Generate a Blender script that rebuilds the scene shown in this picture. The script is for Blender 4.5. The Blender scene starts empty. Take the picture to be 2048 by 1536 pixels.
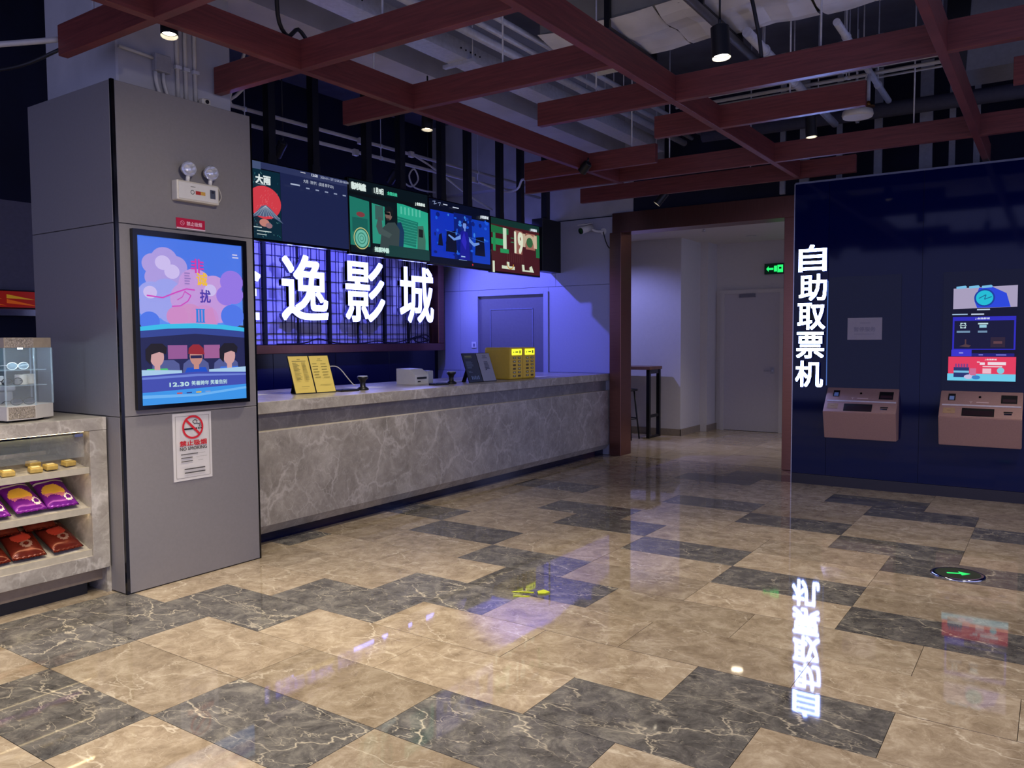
import bpy, bmesh, math, random
from mathutils import Vector, Matrix, Euler
random.seed(7)
S = bpy.context.scene
COL = S.collection
R = math.radians
# ------------------------------------------------------------------ camera, world, exposure
F_PX, YAW, PITCH, ROLL, EYE = 1596.26, R(34.3037), R(-3.1932), R(-0.3265), 1.45
_fw = Vector((math.cos(YAW)*math.cos(PITCH), math.sin(YAW)*math.cos(PITCH), math.sin(PITCH)))
_r0 = Vector((math.sin(YAW), -math.cos(YAW), 0)); _u0 = _r0.cross(_fw)
_rt = _r0*math.cos(ROLL) + _u0*math.sin(ROLL); _up = -_r0*math.sin(ROLL) + _u0*math.cos(ROLL)
cam = bpy.data.cameras.new('camera'); cam.sensor_width = 36; cam.lens = F_PX/2048*36; cam.clip_end = 100
camo = bpy.data.objects.new('camera', cam); COL.objects.link(camo)
m3 = Matrix((_rt, _up, -_fw)).transposed()
camo.matrix_world = Matrix.Translation((0, 0, EYE)) @ m3.to_4x4()
S.camera = camo
S.view_settings.view_transform = 'Standard'; S.view_settings.look = 'None'
S.view_settings.gamma = 1; S.view_settings.use_curve_mapping = False
S.view_settings.exposure = 0.75
SCREEN = 2**-0.75          # screens keep their own brightness whatever the exposure
W = bpy.data.worlds.new('world'); S.world = W; W.use_nodes = True
W.node_tree.nodes['Background'].inputs[0].default_value = (0.40, 0.43, 0.86, 1)
W.node_tree.nodes['Background'].inputs[1].default_value = 0.82

S.cycles.max_bounces = 6; S.cycles.diffuse_bounces = 3; S.cycles.glossy_bounces = 3; S.cycles.transparent_max_bounces = 10
WARM = (1.0, 0.89, 0.72)
# ------------------------------------------------------------------ helpers
def lin(c):
    f = lambda v: v/12.92 if v <= .04045 else ((v+.055)/1.055)**2.4
    return tuple(f(v/255.0) for v in c)
MATS = {}
def _new(name):
    m = bpy.data.materials.new(name); m.use_nodes = True
    return m, m.node_tree.nodes, m.node_tree.links, m.node_tree.nodes['Principled BSDF']
def ramp(n, stops):
    r = n.new('ShaderNodeValToRGB'); e = r.color_ramp.elements
    while len(e) < len(stops): e.new(0.5)
    for el, (p, c) in zip(e, stops):
        el.position = p; el.color = (*c, 1)
    return r
def plain(name, rgb, rough=.5, metal=0, var=.08, scale=30, bump=0.0, spec=None, stretch=None, coat=0):
    """painted / plastic / metal surface with a little procedural grain"""
    if name in MATS: return MATS[name]
    m, n, l, b = _new(name)
    c = lin(rgb)
    tc = n.new('ShaderNodeTexCoord'); nz = n.new('ShaderNodeTexNoise'); nz.inputs['Scale'].default_value = scale; nz.inputs['Detail'].default_value = 4
    if stretch:
        mp = n.new('ShaderNodeMapping'); mp.inputs['Scale'].default_value = stretch
        l.new(tc.outputs['Object'], mp.inputs[0]); l.new(mp.outputs[0], nz.inputs['Vector'])
    else: l.new(tc.outputs['Object'], nz.inputs['Vector'])
    r = ramp(n, [(.3, tuple(v*(1-var) for v in c)), (.7, tuple(min(1, v*(1+var)) for v in c))])
    l.new(nz.outputs['Fac'], r.inputs[0]); l.new(r.outputs[0], b.inputs['Base Color'])
    b.inputs['Roughness'].default_value = rough; b.inputs['Metallic'].default_value = metal
    if spec is not None: b.inputs['Specular IOR Level'].default_value = spec
    if coat: b.inputs['Coat Weight'].default_value = coat
    if bump:
        bp = n.new('ShaderNodeBump'); bp.inputs['Strength'].default_value = bump; bp.inputs['Distance'].default_value = .004
        l.new(nz.outputs['Fac'], bp.inputs['Height']); l.new(bp.outputs[0], b.inputs['Normal'])
    MATS[name] = m; return m
def emit(rgb, strength=1.0, name=None, linear=False):
    k = ('e', tuple(rgb), strength)
    if k in MATS: return MATS[k]
    m, n, l, b = _new(name or 'glow_%d_%d_%d' % tuple(int(v) for v in rgb))
    c = rgb if linear else lin(rgb)
    b.inputs['Base Color'].default_value = (.01, .01, .012, 1); b.inputs['Roughness'].default_value = .25
    b.inputs['Specular IOR Level'].default_value = .2
    b.inputs['Emission Color'].default_value = (*c, 1); b.inputs['Emission Strength'].default_value = strength
    MATS[k] = m; return m
def ink(rgb, rough=.5):
    k = ('i', tuple(rgb), rough)
    if k in MATS: return MATS[k]
    m, n, l, b = _new('print_%d_%d_%d' % tuple(rgb)); b.inputs['Base Color'].default_value = (*lin(rgb), 1); b.inputs['Roughness'].default_value = rough
    MATS[k] = m; return m
def glass(name, rgb, rough=.02, alpha=.25):
    if name in MATS: return MATS[name]
    m, n, l, b = _new(name)
    b.inputs['Base Color'].default_value = (*lin(rgb), 1); b.inputs['Roughness'].default_value = rough
    b.inputs['Alpha'].default_value = alpha
    MATS[name] = m; return m
def stone(name, stops, scale, vein, vcol, rough=.12, vein_w=.035, per_object=True, spec=.5, warp=.26, vmix=.8):
    """marble: cloudy body plus two nets of thin crooked veins"""
    m, n, l, b = _new(name)
    geo = n.new('ShaderNodeNewGeometry'); oi = n.new('ShaderNodeObjectInfo')
    add = n.new('ShaderNodeVectorMath'); add.operation = 'ADD'
    if per_object:
        mul = n.new('ShaderNodeVectorMath'); mul.operation = 'MULTIPLY'
        cmb = n.new('ShaderNodeCombineXYZ'); l.new(oi.outputs['Random'], cmb.inputs[0]); l.new(oi.outputs['Random'], cmb.inputs[1]); l.new(oi.outputs['Random'], cmb.inputs[2])
        l.new(cmb.outputs[0], mul.inputs[0]); mul.inputs[1].default_value = (37, 91, 53); l.new(mul.outputs[0], add.inputs[1])
    l.new(geo.outputs['Position'], add.inputs[0])
    nz = n.new('ShaderNodeTexNoise'); nz.inputs['Scale'].default_value = scale; nz.inputs['Detail'].default_value = 7; nz.inputs['Roughness'].default_value = .74; nz.inputs['Distortion'].default_value = .5
    l.new(add.outputs[0], nz.inputs['Vector'])
    r = ramp(n, stops); l.new(nz.outputs['Fac'], r.inputs[0])
    # warped coordinates for veins
    wz = n.new('ShaderNodeTexNoise'); wz.inputs['Scale'].default_value = vein*2.2; wz.inputs['Detail'].default_value = 4; wz.inputs['Roughness'].default_value = .6
    mpv = n.new('ShaderNodeMapping'); mpv.inputs['Rotation'].default_value = (0, 0, R(32)); mpv.inputs['Scale'].default_value = (1.25, .62, 1.0); l.new(add.outputs[0], mpv.inputs[0])
    l.new(mpv.outputs[0], wz.inputs['Vector'])
    sc = n.new('ShaderNodeVectorMath'); sc.operation = 'SCALE'; sc.inputs['Scale'].default_value = warp; l.new(wz.outputs['Color'], sc.inputs[0])
    ad2 = n.new('ShaderNodeVectorMath'); l.new(mpv.outputs[0], ad2.inputs[0]); l.new(sc.outputs[0], ad2.inputs[1])
    last = r.outputs[0]
    for k, (s, w) in enumerate(((vein, vein_w), (vein*2.7, vein_w*1.3), (vein*6.5, vein_w*2.0))):
        v = n.new('ShaderNodeTexVoronoi'); v.feature = 'DISTANCE_TO_EDGE'; v.inputs['Scale'].default_value = s; l.new(ad2.outputs[0], v.inputs['Vector'])
        vr = ramp(n, [(0, (1, 1, 1)), (w, (0, 0, 0))]); l.new(v.outputs['Distance'], vr.inputs[0])
        mk = n.new('ShaderNodeTexNoise'); mk.inputs['Scale'].default_value = s*1.3; mk.inputs['Detail'].default_value = 2; l.new(add.outputs[0], mk.inputs['Vector'])
        mr = ramp(n, [((.36, .42, .46)[k], (0, 0, 0)), ((.56, .64, .66)[k], (1, 1, 1))]); l.new(mk.outputs['Fac'], mr.inputs[0])
        mm = n.new('ShaderNodeMath'); mm.operation = 'MULTIPLY'; l.new(vr.outputs[0], mm.inputs[0]); l.new(mr.outputs[0], mm.inputs[1])
        m2 = n.new('ShaderNodeMath'); m2.operation = 'MULTIPLY'; l.new(mm.outputs[0], m2.inputs[0]); m2.inputs[1].default_value = vmix*(1, .8, .5)[k]
        mx = n.new('ShaderNodeMix'); mx.data_type = 'RGBA'; l.new(m2.outputs[0], mx.inputs['Factor']); l.new(last, mx.inputs[6]); mx.inputs[7].default_value = (*vcol, 1)
        last = mx.outputs[2]
    if per_object:      # slabs differ a little in tone
        mp = n.new('ShaderNodeMapRange'); mp.inputs[3].default_value = .80; mp.inputs[4].default_value = 1.14; l.new(oi.outputs['Random'], mp.inputs[0])
        hs = n.new('ShaderNodeHueSaturation'); l.new(mp.outputs[0], hs.inputs['Value']); l.new(last, hs.inputs['Color']); last = hs.outputs[0]
    l.new(last, b.inputs['Base Color']); b.inputs['Roughness'].default_value = rough; b.inputs['Specular IOR Level'].default_value = spec
    MATS[name] = m; return m
def wood(name, dark, light, axis_scale, rough=.45):
    m, n, l, b = _new(name)
    tc = n.new('ShaderNodeNewGeometry'); mp = n.new('ShaderNodeMapping'); mp.inputs['Scale'].default_value = axis_scale; l.new(tc.outputs['Position'], mp.inputs[0])
    nz = n.new('ShaderNodeTexNoise'); nz.inputs['Scale'].default_value = 3; nz.inputs['Detail'].default_value = 6; nz.inputs['Distortion'].default_value = .6; l.new(mp.outputs[0], nz.inputs['Vector'])
    r = ramp(n, [(.3, lin(dark)), (.7, lin(light))]); l.new(nz.outputs['Fac'], r.inputs[0]); l.new(r.outputs[0], b.inputs['Base Color'])
    b.inputs['Roughness'].default_value = rough
    MATS[name] = m; return m

class MB:
    """collects shapes; build() links them as one mesh object"""
    def __init__(s): s.bm = bmesh.new(); s.mi = 0
    def box(s, x0, x1, y0, y1, z0, z1, bev=0, seg=1):
        x0, x1 = sorted((x0, x1)); y0, y1 = sorted((y0, y1)); z0, z1 = sorted((z0, z1))
        r = bmesh.ops.create_cube(s.bm, size=1, matrix=Matrix.Translation(((x0+x1)/2, (y0+y1)/2, (z0+z1)/2)) @ Matrix.Diagonal((x1-x0, y1-y0, z1-z0, 1)))
        fs = list({f for v in r['verts'] for f in v.link_faces})
        if bev:
            es = list({e for v in r['verts'] for e in v.link_edges})
            rb = bmesh.ops.bevel(s.bm, geom=es, offset=bev, segments=seg, affect='EDGES', profile=.5)
            fs = [f for f in set(rb['faces']) | set(fs) if f.is_valid]
        for f in fs: f.material_index = s.mi
        return s
    def face(s, pts):
        vs = [s.bm.verts.new(p) for p in pts]
        try: f = s.bm.faces.new(vs); f.material_index = s.mi
        except ValueError: pass
        return s
    def prism(s, pts, d):
        """extrude a polygon of 3d points along d"""
        d = Vector(d); a = [s.bm.verts.new(Vector(p)) for p in pts]; b = [s.bm.verts.new(Vector(p)+d) for p in pts]
        n = len(a); fs = [s.bm.faces.new(a), s.bm.faces.new(list(reversed(b)))]
        for i in range(n): fs.append(s.bm.faces.new((a[i], b[i], b[(i+1) % n], a[(i+1) % n])))
        for f in fs: f.material_index = s.mi
        bmesh.ops.recalc_face_normals(s.bm, faces=fs)
        return s
    def cyl(s, p0, p1, r0, r1=None, n=16, cap=True):
        p0, p1 = Vector(p0), Vector(p1); r1 = r0 if r1 is None else r1
        ax = (p1-p0).normalized(); t = ax.orthogonal().normalized(); u = ax.cross(t)
        ring = lambda p, r: [s.bm.verts.new(p + (t*math.cos(2*math.pi*i/n)+u*math.sin(2*math.pi*i/n))*r) for i in range(n)]
        a, b = ring(p0, r0), ring(p1, r1); fs = []
        for i in range(n):
            f = s.bm.faces.new((a[i], a[(i+1) % n], b[(i+1) % n], b[i])); f.smooth = True; fs.append(f)
        if cap: fs += [s.bm.faces.new(list(reversed(a))), s.bm.faces.new(b)]
        for f in fs: f.material_index = s.mi
        return s
    def tube(s, pts, r, n=8, smooth=4):
        P = [Vector(p) for p in pts]
        if smooth and len(P) > 2:      # catmull-rom
            Q = [P[0]]+P+[P[-1]]; out = []
            for i in range(1, len(Q)-2):
                for k in range(smooth):
                    t = k/smooth; a, b, c, d = Q[i-1:i+3]
                    out.append(.5*((2*b)+(c-a)*t+(2*a-5*b+4*c-d)*t*t+(3*b-a-3*c+d)*t**3))
            P = out+[P[-1]]
        prev = None; t = None
        for i, p in enumerate(P):
            ax = (P[min(i+1, len(P)-1)]-P[max(i-1, 0)]).normalized()
            t = ax.orthogonal().normalized() if t is None else (t-ax*t.dot(ax)).normalized()
            u = ax.cross(t)
            ring = [s.bm.verts.new(p+(t*math.cos(2*math.pi*k/n)+u*math.sin(2*math.pi*k/n))*r) for k in range(n)]
            if prev:
                for k in range(n):
                    f = s.bm.faces.new((prev[k], prev[(k+1) % n], ring[(k+1) % n], ring[k])); f.smooth = True; f.material_index = s.mi
            else: s.bm.faces.new(list(reversed(ring))).material_index = s.mi
            prev = ring
        s.bm.faces.new(prev).material_index = s.mi
        return s
    def lathe(s, prof, c=(0, 0, 0), n=24, close=True):
        c = Vector(c); prev = None
        for r, z in prof:
            ring = [s.bm.verts.new(c+Vector((r*math.cos(2*math.pi*k/n), r*math.sin(2*math.pi*k/n), z))) for k in range(n)]
            if prev:
                for k in range(n):
                    f = s.bm.faces.new((prev[k], prev[(k+1) % n], ring[(k+1) % n], ring[k])); f.smooth = True; f.material_index = s.mi
            elif close: s.bm.faces.new(list(reversed(ring))).material_index = s.mi
            prev = ring
        if close: s.bm.faces.new(prev).material_index = s.mi
        return s
    def xform(s, M): bmesh.ops.transform(s.bm, matrix=M, verts=s.bm.verts); return s
    def mesh(s, name, mats):
        me = bpy.data.meshes.new(name); s.bm.normal_update(); s.bm.to_mesh(me); s.bm.free()
        for m in (mats if isinstance(mats, (list, tuple)) else [mats]): me.materials.append(m)
        return me
    def build(s, name, mats, parent=None, world=True):
        if parent is not None and world:
            M = MW[parent.name].inverted(); s.xform(M)
        o = bpy.data.objects.new(name, s.mesh(name, mats)); COL.objects.link(o)
        if parent is not None: o.parent = parent
        MW[o.name] = MW[parent.name] if parent is not None else Matrix()
        return o
MW = {}
def tag(o, label=None, cat=None, group=None, kind=None):
    for k, v in (('label', label), ('category', cat), ('group', group), ('kind', kind)):
        if v: o[k] = v
    return o
def thing(name, label, cat, loc=(0, 0, 0), rot=(0, 0, 0), group=None, kind=None):
    o = bpy.data.objects.new(name, None); COL.objects.link(o); o.empty_display_size = .1
    o.location = loc; o.rotation_euler = rot
    MW[o.name] = Matrix.LocRotScale(Vector(loc), Euler(rot), None)
    return tag(o, label, cat, group, kind)
def root_struct(name, loc=(0, 0, 0)):
    return thing(name, None, None, loc, kind='structure')
def copy_tree(o, parent=None):
    c = o.copy(); COL.objects.link(c)
    if parent is not None: c.parent = parent
    MW[c.name] = MW[o.name]
    for ch in list(o.children): copy_tree(ch, c)
    return c
def box(name, mat, parent, *a, **k): return MB().box(*a, **k).build(name, mat, parent)
_T = {}
def text_raw(body):
    if body in _T: return _T[body]
    cu = bpy.data.curves.new('t', 'FONT'); cu.body = body; cu.size = 1; cu.resolution_u = 3
    o = bpy.data.objects.new('t', cu); COL.objects.link(o)
    dg = bpy.context.evaluated_depsgraph_get(); me = bpy.data.meshes.new_from_object(o.evaluated_get(dg))
    vs = [v.co.copy() for v in me.vertices]; fs = [tuple(p.vertices) for p in me.polygons]
    bpy.data.objects.remove(o); bpy.data.curves.remove(cu); bpy.data.meshes.remove(me)
    _T[body] = (vs, fs); return _T[body]
def text_geo(body, w, h, bold=0):
    """flat glyph faces fitted into a w x h box centred on 0; returns list of (verts2d, faces)"""
    vs, fs = text_raw(body)
    x0, x1 = min(v.x for v in vs), max(v.x for v in vs); y0, y1 = min(v.y for v in vs), max(v.y for v in vs)
    sh = [(0, 0)] if not bold else [(bold*a, bold*b) for a in (-1, 0, 1) for b in (-1, 0, 1)]
    sx = (w-2*bold)/(x1-x0); sy = (h-2*bold)/(y1-y0)
    return [([((v.x-(x0+x1)/2)*sx+dx, (v.y-(y0+y1)/2)*sy+dy) for v in vs], fs) for dx, dy in sh]
class Pic:
    """flat print / screen image in its own u,v metres, one mesh with one material slot per colour"""
    def __init__(s, w, h, glow=None, rough=.5, step=.0006): s.w, s.h, s.mb, s.mats, s.z, s.glow, s.rough, s.step = w, h, MB(), [], 0.0, glow, rough, step
    def slot(s, c, k=1.0):
        m = emit(c, s.glow*k*SCREEN) if s.glow else ink(c, s.rough)
        if s.glow: m.cycles.emission_sampling = 'NONE'      # dim pixels: found by bounced rays, no need to aim at each
        if m not in s.mats: s.mats.append(m)
        s.mb.mi = s.mats.index(m); s.z += s.step
    def poly(s, c, pts, k=1.0):      # pts in 0..1, v downwards
        s.slot(c, k); s.mb.face([((u-.5)*s.w, (.5-v)*s.h, s.z) for u, v in reversed(pts)]); return s
    def rect(s, c, u0, v0, u1, v1, k=1.0): return s.poly(c, [(u0, v0), (u1, v0), (u1, v1), (u0, v1)], k)
    def ell(s, c, u, v, ru, rv, n=24, k=1.0): return s.poly(c, [(u+ru*math.cos(2*math.pi*i/n), v+rv*math.sin(2*math.pi*i/n)) for i in range(n)], k)
    def ring(s, c, u, v, ru, rv, t, n=32, a0=0, a1=2*math.pi):
        s.slot(c)
        for i in range(n):
            a, b = a0+(a1-a0)*i/n, a0+(a1-a0)*(i+1)/n
            P = lambda q, f: ((u+ru*f*math.cos(q)-.5)*s.w, (.5-v-rv*f*math.sin(q))*s.h, s.z)
            s.mb.face([P(a, 1), P(b, 1), P(b, 1-t), P(a, 1-t)])
        return s
    def line(s, c, pts, t):
        s.slot(c)
        Q = [Vector(((u-.5)*s.w, (.5-v)*s.h, s.z)) for u, v in pts]
        for a, b in zip(Q, Q[1:]):
            d = (b-a).normalized(); nn = Vector((-d.y, d.x, 0))*t/2
            s.mb.face([a-nn, b-nn, b+nn, a+nn])
        return s
    def text(s, c, body, u, v, w, h, bold=0):      # centre u,v ; w,h in metres
        s.slot(c)
        for q, (vs, fs) in enumerate(text_geo(body, w, h, bold)):
            bv = [s.mb.bm.verts.new(((u-.5)*s.w+x, (.5-v)*s.h+y, s.z+q*2e-5)) for x, y in vs]
            for f in fs:
                try: s.mb.bm.faces.new([bv[i] for i in f]).material_index = s.mb.mi
                except ValueError: pass
        return s
    def bars(s, c, u0, v0, u1, v1, rows, seed=1, gap=.5):
        rnd = random.Random(seed); hh = (v1-v0)/rows
        for i in range(rows):
            s.rect(c, u0, v0+i*hh, u0+(u1-u0)*rnd.uniform(.55, 1), v0+i*hh+hh*gap)
        return s
    def build(s, name, M, parent):
        s.mb.xform(M); return s.mb.build(name, s.mats, parent)
def frame(o, right, up):
    """matrix whose local x = right, y = up, z = towards viewer"""
    x = Vector(right).normalized(); y = Vector(up).normalized(); z = x.cross(y)
    return Matrix.Translation(o) @ Matrix((x, y, z)).transposed().to_4x4()
def text3d(body, w, h, depth, bold, M, name, mats, parent=None):
    mb = MB()
    for vs, fs in text_geo(body, w, h, bold):
        for f in fs:
            mb.face([(vs[i][0], vs[i][1], depth) for i in f])
        # side walls along boundary edges
        cnt = {}
        for f in fs:
            for a, b in zip(f, f[1:]+f[:1]): cnt[(a, b)] = 1
        for a, b in cnt:
            if (b, a) not in cnt:
                p, q = vs[a], vs[b]; mb.mi = 1
                mb.face([(q[0], q[1], depth), (p[0], p[1], depth), (p[0], p[1], 0), (q[0], q[1], 0)]); mb.mi = 0
    mb.xform(M)
    return mb.build(name, mats, parent)
def pxray(x, y): return _fw + _rt*((x-1024)/F_PX) - _up*((y-768)/F_PX)
def pxfloor(x, y, z=0.0):
    d = pxray(x, y); t = (z-EYE)/d.z; return (d.x*t, d.y*t)
# ------------------------------------------------------------------ materials
M_BEIGE = stone('beige_marble', [(.30, lin((126, 110, 90))), (.5, lin((158, 142, 120))), (.70, lin((188, 174, 152)))], 9.0, 2.3, lin((214, 203, 182)), rough=.035, vein_w=.014, vmix=.6)
M_GREY = stone('grey_marble', [(.30, lin((60, 58, 58))), (.5, lin((98, 95, 92))), (.70, lin((138, 133, 124)))], 9.0, 2.3, lin((204, 193, 170)), rough=.035, vein_w=.013, vmix=.8)
M_GROUT = plain('grout', (70, 62, 50), .8)
M_STONE = stone('counter_stone', [(.25, lin((122, 116, 106))), (.5, lin((158, 151, 140))), (.75, lin((190, 184, 172)))], 4.5, 2.2, lin((218, 212, 202)), rough=.3, vein_w=.04, per_object=False, vmix=.45)
M_PANEL = plain('grey_cladding', (128, 124, 124), .5, var=.03, scale=60)
M_ENDW = plain('white_cladding', (164, 165, 178), .45, var=.02, scale=40)
M_CORR = plain('white_paint', (214, 210, 206), .6, var=.02, scale=20)
M_BLACK = plain('black_metal', (14, 15, 20), .4, var=.2)
M_BLACKG = plain('black_gloss', (10, 11, 16), .12, var=.1)
M_KGLASS = plain('black_glass_blue_glow', (3, 14, 66), .06, var=.05, scale=3, spec=.22)  # black glass; the blue glow around it is put into the base colour
M_COPPER = plain('brushed_copper', (142, 98, 84), .28, metal=1, var=.1, scale=6, stretch=(1, 1, 40))
M_COPPERX = plain('brushed_copper_rail', (142, 98, 84), .28, metal=1, var=.1, scale=6, stretch=(40, 1, 1))
M_ROSE = plain('rose_gold_paint', (192, 152, 140), .42, metal=.35, var=.04, scale=90)
M_STEEL = plain('brushed_steel', (190, 190, 195), .3, metal=1, var=.06)
M_WOODX = wood('red_brown_wood', (94, 42, 38), (122, 58, 52), (1.2, 1.2, 26))
M_CONC = plain('concrete', (178, 176, 178), .85, var=.1, scale=4, bump=.2)
M_CONCD = plain('dark_ceiling_paint', (96, 100, 120), .9, var=.15, scale=3)
M_VOID = plain('black_paint', (13, 18, 44), .85, var=.2, scale=4)
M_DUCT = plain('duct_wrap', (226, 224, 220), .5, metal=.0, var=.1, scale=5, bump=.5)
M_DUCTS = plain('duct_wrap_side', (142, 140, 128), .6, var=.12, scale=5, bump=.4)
M_PIPE = plain('galvanised_pipe', (204, 206, 212), .4, metal=.1, var=.1)
M_CONDUIT = plain('white_conduit', (190, 186, 178), .5, var=.06)
M_CABLE = plain('black_cable', (22, 22, 26), .5)
M_WHITEP = plain('white_plastic', (214, 212, 206), .4, var=.02)
M_CREAM = plain('cream_plastic', (206, 200, 184), .4, var=.03)
M_YELLOW = plain('yellow_plastic', (236, 196, 48), .38, var=.03)
M_DOORG = plain('slate_door', (112, 108, 112), .5, var=.04)
M_CLEAR = glass('clear_glass', (225, 240, 245), .02, .08)
M_ACRYL = glass('acrylic', (205, 230, 240), .05, .28)
M_BULB = glass('lamp_glass', (235, 240, 250), .03, .35)
M_CHROME = plain('chrome', (215, 215, 220), .1, metal=1, var=.02)

# ------------------------------------------------------------------ lamps (body + its own light)
def spot_lamp(label, loc, aim, watts, color=WARM, angle=70, blend=.6, hang=3.35, glow=18.0, r=.042, length=.15, group='black ceiling spotlights', on=True, soft=.03):
    """can spotlight: loc = centre of the lit opening"""
    L = Vector(loc); d = (Vector(aim)-L).normalized(); t = thing('ceiling_spotlight', label, 'spotlight', loc, group=group)
    b = L-d*length; mb = MB()
    mb.cyl(L-d*.004, b, r, n=20, cap=False); mb.cyl(b, b-d*.012, r, r*.6, n=20); mb.cyl(L-d*.03, b, r*.9, n=20, cap=False)
    body = mb.build('lamp_body', M_BLACK, t)
    MB().cyl(L-d*.028, L-d*.026, r*.88, n=20).build('lens', emit((255, 238, 205) if color == WARM else (205, 215, 255), glow if on else .05), t)
    top = b+Vector((0, 0, .05)); k = MB().tube([b+d*.05, b-d*.01+Vector((0, 0, .03)), top], .008, n=6, smooth=0)
    k.cyl(top, (top.x, top.y, hang), .006, n=8); k.build('stem', M_BLACK, t)
    if on:
        li = bpy.data.lights.new('spot', 'SPOT'); li.energy = watts; li.color = color; li.spot_size = R(angle); li.spot_blend = blend; li.shadow_soft_size = soft
        lo = bpy.data.objects.new('lamp_beam', li); COL.objects.link(lo); lo.parent = t
        lo.matrix_local = Matrix.Translation(d*.01) @ (-d).to_track_quat('Z', 'Y').to_matrix().to_4x4()
    return t

# ------------------------------------------------------------------ floor
floor = root_struct('floor', (4, 1.5, 0))
box('floor_bed', M_GROUT, floor, -3, 13, -5, 9.5, -.2, -.006)
GREY = [(51,1242),(205,1242),(137,1417),(444,1211),(580,1230),(650,1200),(560,1440),(668,1211),(890,1194),(1130,1191),(839,1440),(1181,1423),(1113,1492),(1232,1457),(651,1475),
 (1490,1175),(1655,1204),(1780,1245),(1904,1274),(1966,1303),(1469,1386),(1324,1452),(1573,1440),(620,1078),(876,1020),(927,1054),(1013,1105),(1013,1167),(1098,975),(1149,1047),
 (1169,1010),(1355,1088),(1424,1005),(1484,947),(1401,949),(1563,1047),(1688,1000),(1794,1028),(1887,1042),(1748,1093),(1822,1130),(1993,1074),(2003,1158),(1146,1176),(1503,1153),(1632,1176),(1128,1130)]
X0, DX, Y0, DY = 1.303, .4032, 1.672, .398
def parity(i):
    if i <= 2: return 1
    if i <= 6: return 0 if i in (3, 5) else 1
    if i <= 10: return 0
    if i <= 14: return 1
    return 0 if i <= 16 else 1
def tile_of(x, y):
    i = math.floor((x-X0)/DX); j = math.floor((y-Y0)/DY); p = parity(i)
    return i, j-((j-p) % 2)
grey_set = {tile_of(*pxfloor(*q)) for q in GREY}
tm = {}
for k, m in (('b', M_BEIGE), ('g', M_GREY)):
    mb = MB(); w, h, z, bv = DX/2-.0012, DY-.0012, .012, .0015
    mb.box(-w, w, -h, h, -z, 0); tm[k] = mb.mesh('tile', m)
for i in range(-3, 19):
    x = X0+(i+.5)*DX
    ymax = 4.75 if i < 3 else 4.75
    ymin = -1.4 if x < 8.15 else 1.5
    for j in range(-9, 8):
        if (j-parity(i)) % 2: continue
        y = Y0+(j+1)*DY
        if y-DY > ymax or y < ymin: continue
        g = (i, j) in grey_set
        if not g and (x < 1.0 or y < 0): g = random.random() < .35
        o = bpy.data.objects.new('tile', tm['g' if g else 'b']); COL.objects.link(o); o.parent = floor
        o.location = (x-4, y-1.5, random.uniform(-.0004, .0004))
# corridor floor: large cream slabs beyond the portal
mc = stone('corridor_marble', [(.25, lin((168, 148, 118))), (.5, lin((186, 168, 140))), (.75, lin((204, 190, 166)))], 4.0, 1.6, lin((226, 214, 190)), rough=.1, vein_w=.03, vmix=.5)
mb = MB(); mb.box(-.3988, .3988, -.3988, .3988, -.012, 0); ct = mb.mesh('tile', mc)
for a in range(5):
    for c in range(8):
        o = bpy.data.objects.new('tile', ct); COL.objects.link(o); o.parent = floor; o.location = (X0+19*DX+.4+.8*a-4, 1.3+.8*c-1.5, 0)

# ------------------------------------------------------------------ ceiling slab, void and service runs
ceil = root_struct('ceiling', (5, 2, 4.4))
box('slab', M_CONCD, ceil, -3, 13, -5, 9.5, 4.4, 4.6)
box('concrete_beam', M_CONC, ceil, 2.9, 9.2, 4.32, 4.75, 3.62, 4.4)          # soffit above the counter line
box('concrete_beam', M_CONCD, ceil, -3, 2.4, 4.8, 5.3, 3.7, 4.4)
box('concrete_beam', M_CONC, ceil, 8.75, 9.25, 3.9, 7.3, 3.45, 4.4)

# ------------------------------------------------------------------ column with cladding
cx0, cx1, cy0, cy1 = 2.467, 3.40, 4.355, 5.30
col = root_struct('wall_column', ((cx0+cx1)/2, (cy0+cy1)/2, 0))
box('core', M_CONC, col, cx0+.09, cx1-.08, cy0+.09, cy1-.06, 0, 4.4, bev=.01)
Z = [0.004, 1.022, 2.116, 2.903]
for a, b in zip(Z, Z[1:]):
    box('cladding_panel', M_PANEL, col, cx0+.022, cx1-.012, cy0, cy0+.03, a+.002, b-.002, bev=.002)
    box('cladding_panel', M_PANEL, col, cx0, cx0+.03, cy0+.022, cy1, a+.002, b-.002, bev=.002)
    box('cladding_panel', M_PANEL, col, cx1-.03, cx1, cy0+.022, cy1, a+.002, b-.002, bev=.002)
    box('cladding_panel', M_PANEL, col, cx0+.022, cx1-.012, cy1-.03, cy1, a+.002, b-.002, bev=.002)
box('joint_backing', M_BLACK, col, cx0+.006, cx1-.006, cy0+.008, cy1-.008, 0.002, 2.895)
box('corner_trim', M_BLACKG, col, cx0+.002, cx0+.021, cy0+.002, cy0+.021, 0, 2.905)
box('corner_trim', M_BLACKG, col, cx1-.011, cx1+.002, cy0+.002, cy0+.021, 0, 2.905)

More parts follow.
